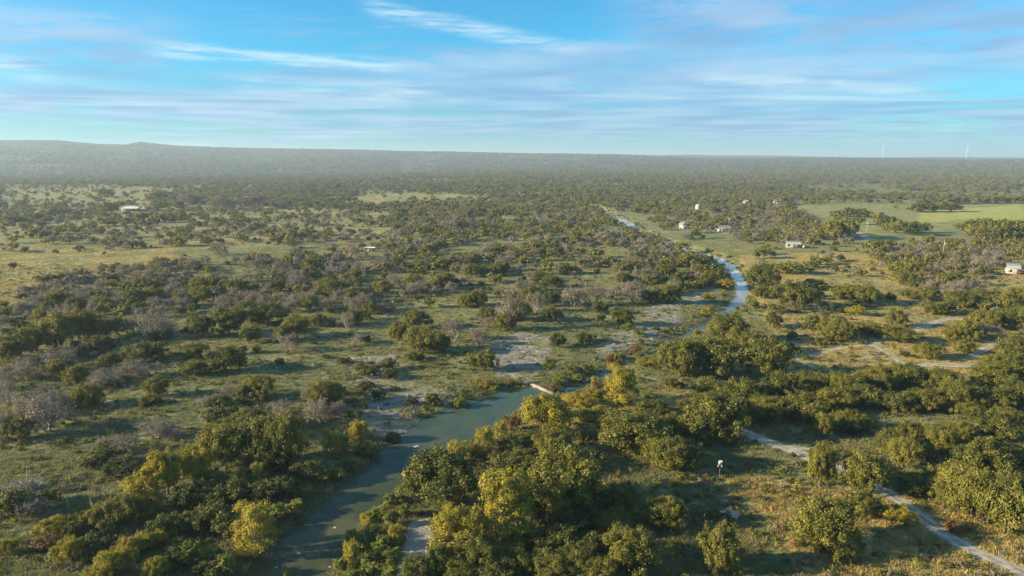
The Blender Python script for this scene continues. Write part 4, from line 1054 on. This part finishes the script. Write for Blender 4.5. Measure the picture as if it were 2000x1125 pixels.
def wheel(e, x, y, r=.36):
    v, f = lathe([(.02, -.12), (r, -.12), (r, .12), (.02, .12)], 14); v = np.c_[v[:, 0], v[:, 2], v[:, 1]] + np.array([x, y, r])
    t = part('wheel', (v, f), MR['rubber'], e); v2, f2 = lathe([(.02, -.14), (r * .55, -.14), (r * .55, .14), (.02, .14)], 10); part('rim', (np.c_[v2[:, 0], v2[:, 2], v2[:, 1]] + np.array([x, y, r]), f2), MR['steel'], t)


def car(name, xy, rot, paint, label, L=5.2, bed=True, cat='pickup truck'):
    x, y = xy; e = obj(name, None, loc=(x, y, float(height(x, y)[0]) + .02)); e.rotation_euler = (0, 0, rot); tag(e, label, cat); h = L / 2
    prof = [(-h, .45), (-h, 1.0), (-h + .1, 1.08), (.9, 1.1), (h - .15, .98), (h, .75), (h, .45)]
    v = np.array([(a, s * .9, b) for s in (-1, 1) for a, b in prof]); n = len(prof)
    f4 = [(i, i + 1, n + i + 1, n + i) for i in range(n - 1)] + [(n - 1, 0, n, 2 * n - 1)]
    t = [(0, i + 1, i) for i in range(1, n - 1)] + [(n, n + i, n + i + 1) for i in range(1, n - 1)]
    part('body', (v, [np.array(f4), np.array(t)]), paint, e)
    a0, a1 = (-.5, 1.3) if bed else (-1.7, 1.3)
    cv = np.array([(a0, -.85, 1.09), (a1, -.85, 1.09), (a1, .85, 1.09), (a0, .85, 1.09), (a0 + .15, -.7, 1.75), (a1 - .6, -.7, 1.75), (a1 - .6, .7, 1.75), (a0 + .15, .7, 1.75)])
    cab = part('cab', (cv, box(0, 1, 0, 1, 0, 1)[1]), paint, e)
    for sg in (-1, 1):
        wv = np.array([(a0 + .25, sg * .83, 1.2), (a1 - .2, sg * .83, 1.2), (a1 - .65, sg * .735, 1.65), (a0 + .3, sg * .735, 1.65)]); part('window', (wv + np.array([0, sg * .03, 0]), np.array([(0, 1, 2, 3)])), MR['glass'], cab)
    part('windscreen', (np.array([(a1 - .02, -.72, 1.16), (a1 - .02, .72, 1.16), (a1 - .52, .62, 1.69), (a1 - .52, -.62, 1.69)]) + np.array([.03, 0, .02]), np.array([(0, 1, 2, 3)])), MR['glass'], cab)
    if bed: part('bed_floor', box(-h + .12, -.6, -.75, .75, 1.085, 1.12), MR['rubber'], e)
    for a in (-h * .6, h * .62):
        for s in (-.82, .82): wheel(e, a, s)
    for s in (-.6, .6): part('headlight', box(h - .06, h + .03, s - .18, s + .18, .72, .9), MR['white'], e)


car('pickup_truck', BW['pickup'], R(170), MR['white'], 'white pickup truck parked past the second white vehicle by the grey shed')
car('small_car', BW['buggy'], R(95), MR['white'], 'small white car parked next to the grey shed', L=3.9, bed=False, cat='car')
car('red_car', G(1993, 536), R(20), MR['red'], 'red car parked on the yard beside the pale-roofed barn', L=4.4, bed=False, cat='car')

# weir
a, b = np.array(G(1036, 749, -.6)), np.array(G(1082, 767, -.6)); L = np.linalg.norm(b - a); c = (a + b) / 2
e = obj('weir', None, loc=(c[0], c[1], WZ - .6)); e.rotation_euler = (0, 0, math.atan2(b[1] - a[1], b[0] - a[0])); tag(e, 'low pale concrete weir across the head of the pool', 'weir')
part('wall', box(-L / 2, L / 2, -.35, .35, -.5, 1.05), MR['concrete'], e); part('crest', box(-L / 2 + .2, L / 2 - .2, -.42, .42, 1.053, 1.15), MR['concrete'], e); part('apron', box(-L / 2 + .5, L / 2 - .5, -.9, -.353, -.4, .52), MR['concrete'], e)
# birdhouse
x, y = BW['birdhouse']; e = obj('birdhouse', None, loc=(x, y, float(height(x, y)[0]))); e.scale = (.68, .68, .72); tag(e, 'white pole-mounted birdhouse with hanging gourds in the shaded clearing', 'birdhouse')
part('pole', lathe([(.05, -.4), (.045, 3.3)], 8), MR['steel'], e); bd = part('house_box', box(-.36, .36, -.3, .3, 3.2, 3.75), MR['white'], e); part('roof', gable(.72, .6, 3.76, .26, .07, .04), MR['white'], bd)
for q in (-.18, .18): part('entrance_hole', lathe([(.06, 0), (.001, 0)], 10), MR['glass'], bd).matrix_local = __import__('mathutils').Matrix.Translation((q, -.303, 3.45)) @ __import__('mathutils').Matrix.Rotation(R(90), 4, 'X')
part('crossarm', box(-.5, .5, -.02, .02, 3.02, 3.06), MR['steel'], e)
for q in (-.45, .45): part('gourd', (lathe([(.01, 3.03), (.05, 2.95), (.07, 2.85), (.15, 2.72), (.17, 2.6), (.11, 2.48), (.01, 2.44)], 12)[0] + np.array([q, 0, 0]), lathe([(1, 0)] * 7, 12)[1]), MR['white'], e)


# utility pole, masts, brush piles, snags
def utility_pole(px, py, h, label):
    x, y = G(px, py); e = obj('utility_pole', None, loc=(x, y, float(height(x, y)[0]))); tag(e, label, 'utility pole')
    part('post', lathe([(.17, -.5), (.12, h)], 8), M['deadwood'], e); part('crossarm', box(-1.1, 1.1, -.07, .07, h - .7, h - .55), M['deadwood'], e)
    part('transformer', (lathe([(.02, h - 1.9), (.28, h - 1.9), (.28, h - 1.0), (.02, h - .95)], 12)[0] + np.array([.35, -.25, 0]), lathe([(1, 0)] * 4, 12)[1]), MR['white'], e)
    for q in (-1, 0, 1): part('insulator', lathe([(.05, h - .55), (.07, h - .45), (.04, h - .35)], 8), MR['glass'], e).location = (q * .95, 0, 0)


utility_pole(1692, 459, 9, 'utility pole standing alone by the pale farm track near the hay field')
utility_pole(1841, 505, 9, 'utility pole among the oaks above the pale-roofed barn')
utility_pole(1423, 446, 8, 'utility pole beside the small dark-roofed house')


def mast(px, ptop, dist, label, lean):
    x = (px - 1000) / FPX * dist; z0 = float(height(x, dist)[0]); top = CAM_H + (312.8 - ptop) / FPX * dist
    e = obj('radio_mast', None, loc=(x, dist, z0)); tag(e, label, 'radio mast'); H = top - z0
    P0, P1 = [], []; s = .9
    cr = [np.array([s * math.cos(q), s * math.sin(q), 0]) for q in (0, 2.094, 4.189)]
    n = 22
    for k in range(n):
        for i in range(3):
            P0 += [cr[i] + [0, 0, H * k / n], cr[i] + [0, 0, H * k / n]]; P1 += [cr[i] + [0, 0, H * (k + 1) / n], cr[(i + 1) % 3] + [0, 0, H * (k + 1) / n]]
    part('lattice', tubes(P0, P1, np.full(len(P0), .18), np.full(len(P0), .18), 4), MR['tower'], e)
    for q in lean: part('guy_wire', tubes([(0, 0, H * .97)], [(q * H * .5, -.2 * H, 0)], [.22], [.22], 5), MR['tower'], e)
    part('beacon', lathe([(.5, H), (.5, H + 1.5), (.05, H + 2)], 8), MR['white'], e)


mast(1711, 280, 4200, 'taller guyed radio mast on the horizon above the hay field', (1, -.4))
mast(1872, 282, 4300, 'guyed radio mast on the horizon nearest the picture edge', (1, -.4))
mast(1648, 306, 4400, 'short faint mast on the horizon, lowest of the three', (.6,))


def brush(name, px, py, wpx, n, label, hgt):
    x, y = G(px, py); e = obj(name, None, loc=(x, y, float(height(x, y)[0]))); tag(e, label, 'brush pile'); wd = wpx / (FPX / math.hypot(y, CAM_H)); pro = []
    for i in range(6):
        t = np.linspace(0, 1, 5)[:, None]; p = np.c_[t * 1.0, rng.normal(0, .05, 5), rng.normal(0, .04, 5)]
        tv = tubes(p[:-1], p[1:], .035 - .006 * np.arange(4), .029 - .006 * np.arange(4), 5); fk = tubes([p[2], p[3]], [p[2] + [.25, .2, .12], p[3] + [.2, -.16, .1]], [.014, .012], [.004, .004], 4)
        pro.append(mesh_np('branch', *merge(tv, fk), M['deadwood' if i % 2 else 'twig']))
    for k in range(n):
        b = obj('branch', pro[k % 6], e); s = rng.uniform(1.2, 3.2) * wd / 9; r_ = wd * .42 * math.sqrt(rng.random()); a = rng.uniform(0, 6.28)
        b.location = (r_ * math.cos(a), r_ * math.sin(a) * .55, rng.uniform(0, hgt) * (1 - r_ / wd)); b.scale = (s, s * .8, s * .8); b.rotation_euler = (rng.uniform(0, 6), rng.uniform(-.5, .25), rng.uniform(0, 6.28))


brush('brush_pile', 45, 958, 82, 90, 'tangled brush pile of grey dead branches in the shaded grass', 1.6)
brush('brush_pile', 1700, 690, 44, 60, 'low brush pile of cut branches inside the pale track loop', .9)
for i, (px, py, hpx, lab) in enumerate(((132, 1000, 26, 'thin white dead snag leaning alone in the shaded grass'), (177, 1000, 32, 'pale dead snag at the foot of the golden dome-shaped tree'), (214, 1000, 44, 'taller bare white snag beside the golden dome-shaped tree'), (52, 940, 36, 'broken upright stump rising from the brush pile'))):
    x, y = G(px, py); h = hpx / (FPX / math.hypot(y, CAM_H)); p0, p1, r0, r1, _ = branching(h * .45, h, 4, [2, 2, 2], .11, 1)
    e = obj('dead_snag', None, loc=(x, y, float(height(x, y)[0]))); tag(e, lab, 'dead tree'); m = r0 > .06
    part('trunk', tubes(p0[m], p1[m], r0[m], r1[m], 6), M['deadwood'], e); part('branches', tubes(p0[~m], p1[~m], np.maximum(r0[~m], .03), np.maximum(r1[~m], .02), 4), M['deadwood'], e)
# bare earth mound
x, y = G(1425, 1004); th = np.arange(18) * 2 * math.pi / 18
mv = [(0, 0, .55)]; mf = []
for k, (r_, z_) in enumerate(((.7, .48), (1.4, .25), (2.1, -.15))):
    for t in th: mv.append((r_ * math.cos(t) * (1 + .15 * math.sin(3 * t)), r_ * math.sin(t) * .8, z_ + rng.normal(0, .03)))
f3 = [(0, 1 + i, 1 + (i + 1) % 18) for i in range(18)]; f4 = [(1 + k * 18 + i, 1 + (k + 1) * 18 + i, 1 + (k + 1) * 18 + (i + 1) % 18, 1 + k * 18 + (i + 1) % 18) for k in (0, 1) for i in range(18)]
tag(obj('earth_mound', mesh_np('earth_mound', mv, [np.array(f3), np.array(f4)], plain('bare_earth', (.33, .24, .18), .95), smooth=True), loc=(x, y, float(height(x, y)[0]))), 'low mound of bare pinkish earth in the shaded clearing', kind='structure')

# ------------------------------------------------------------------ haze
hz = bpy.data.materials.new('haze'); hz.use_nodes = True; k = N(hz.node_tree); k.n.clear()
out = k.n.new('ShaderNodeOutputMaterial'); pv = k.n.new('ShaderNodeVolumePrincipled'); k.l.new(pv.outputs[0], out.inputs['Volume'])
pv.inputs['Color'].default_value = (.56, .76, 1.0, 1); pv.inputs['Density'].default_value = .000125; pv.inputs['Anisotropy'].default_value = .2
v, f = box(-14500, 14500, -3500, 14800, -25, 190)
tag(obj('haze', mesh_np('haze', v, f, hz)), 'thin pale haze over the far plain and hills', kind='stuff')
print('trees', len(TREES), 'hand', hand_n, 'rest', len(rest), 'far', len(X), 'objects', len(scene.objects))
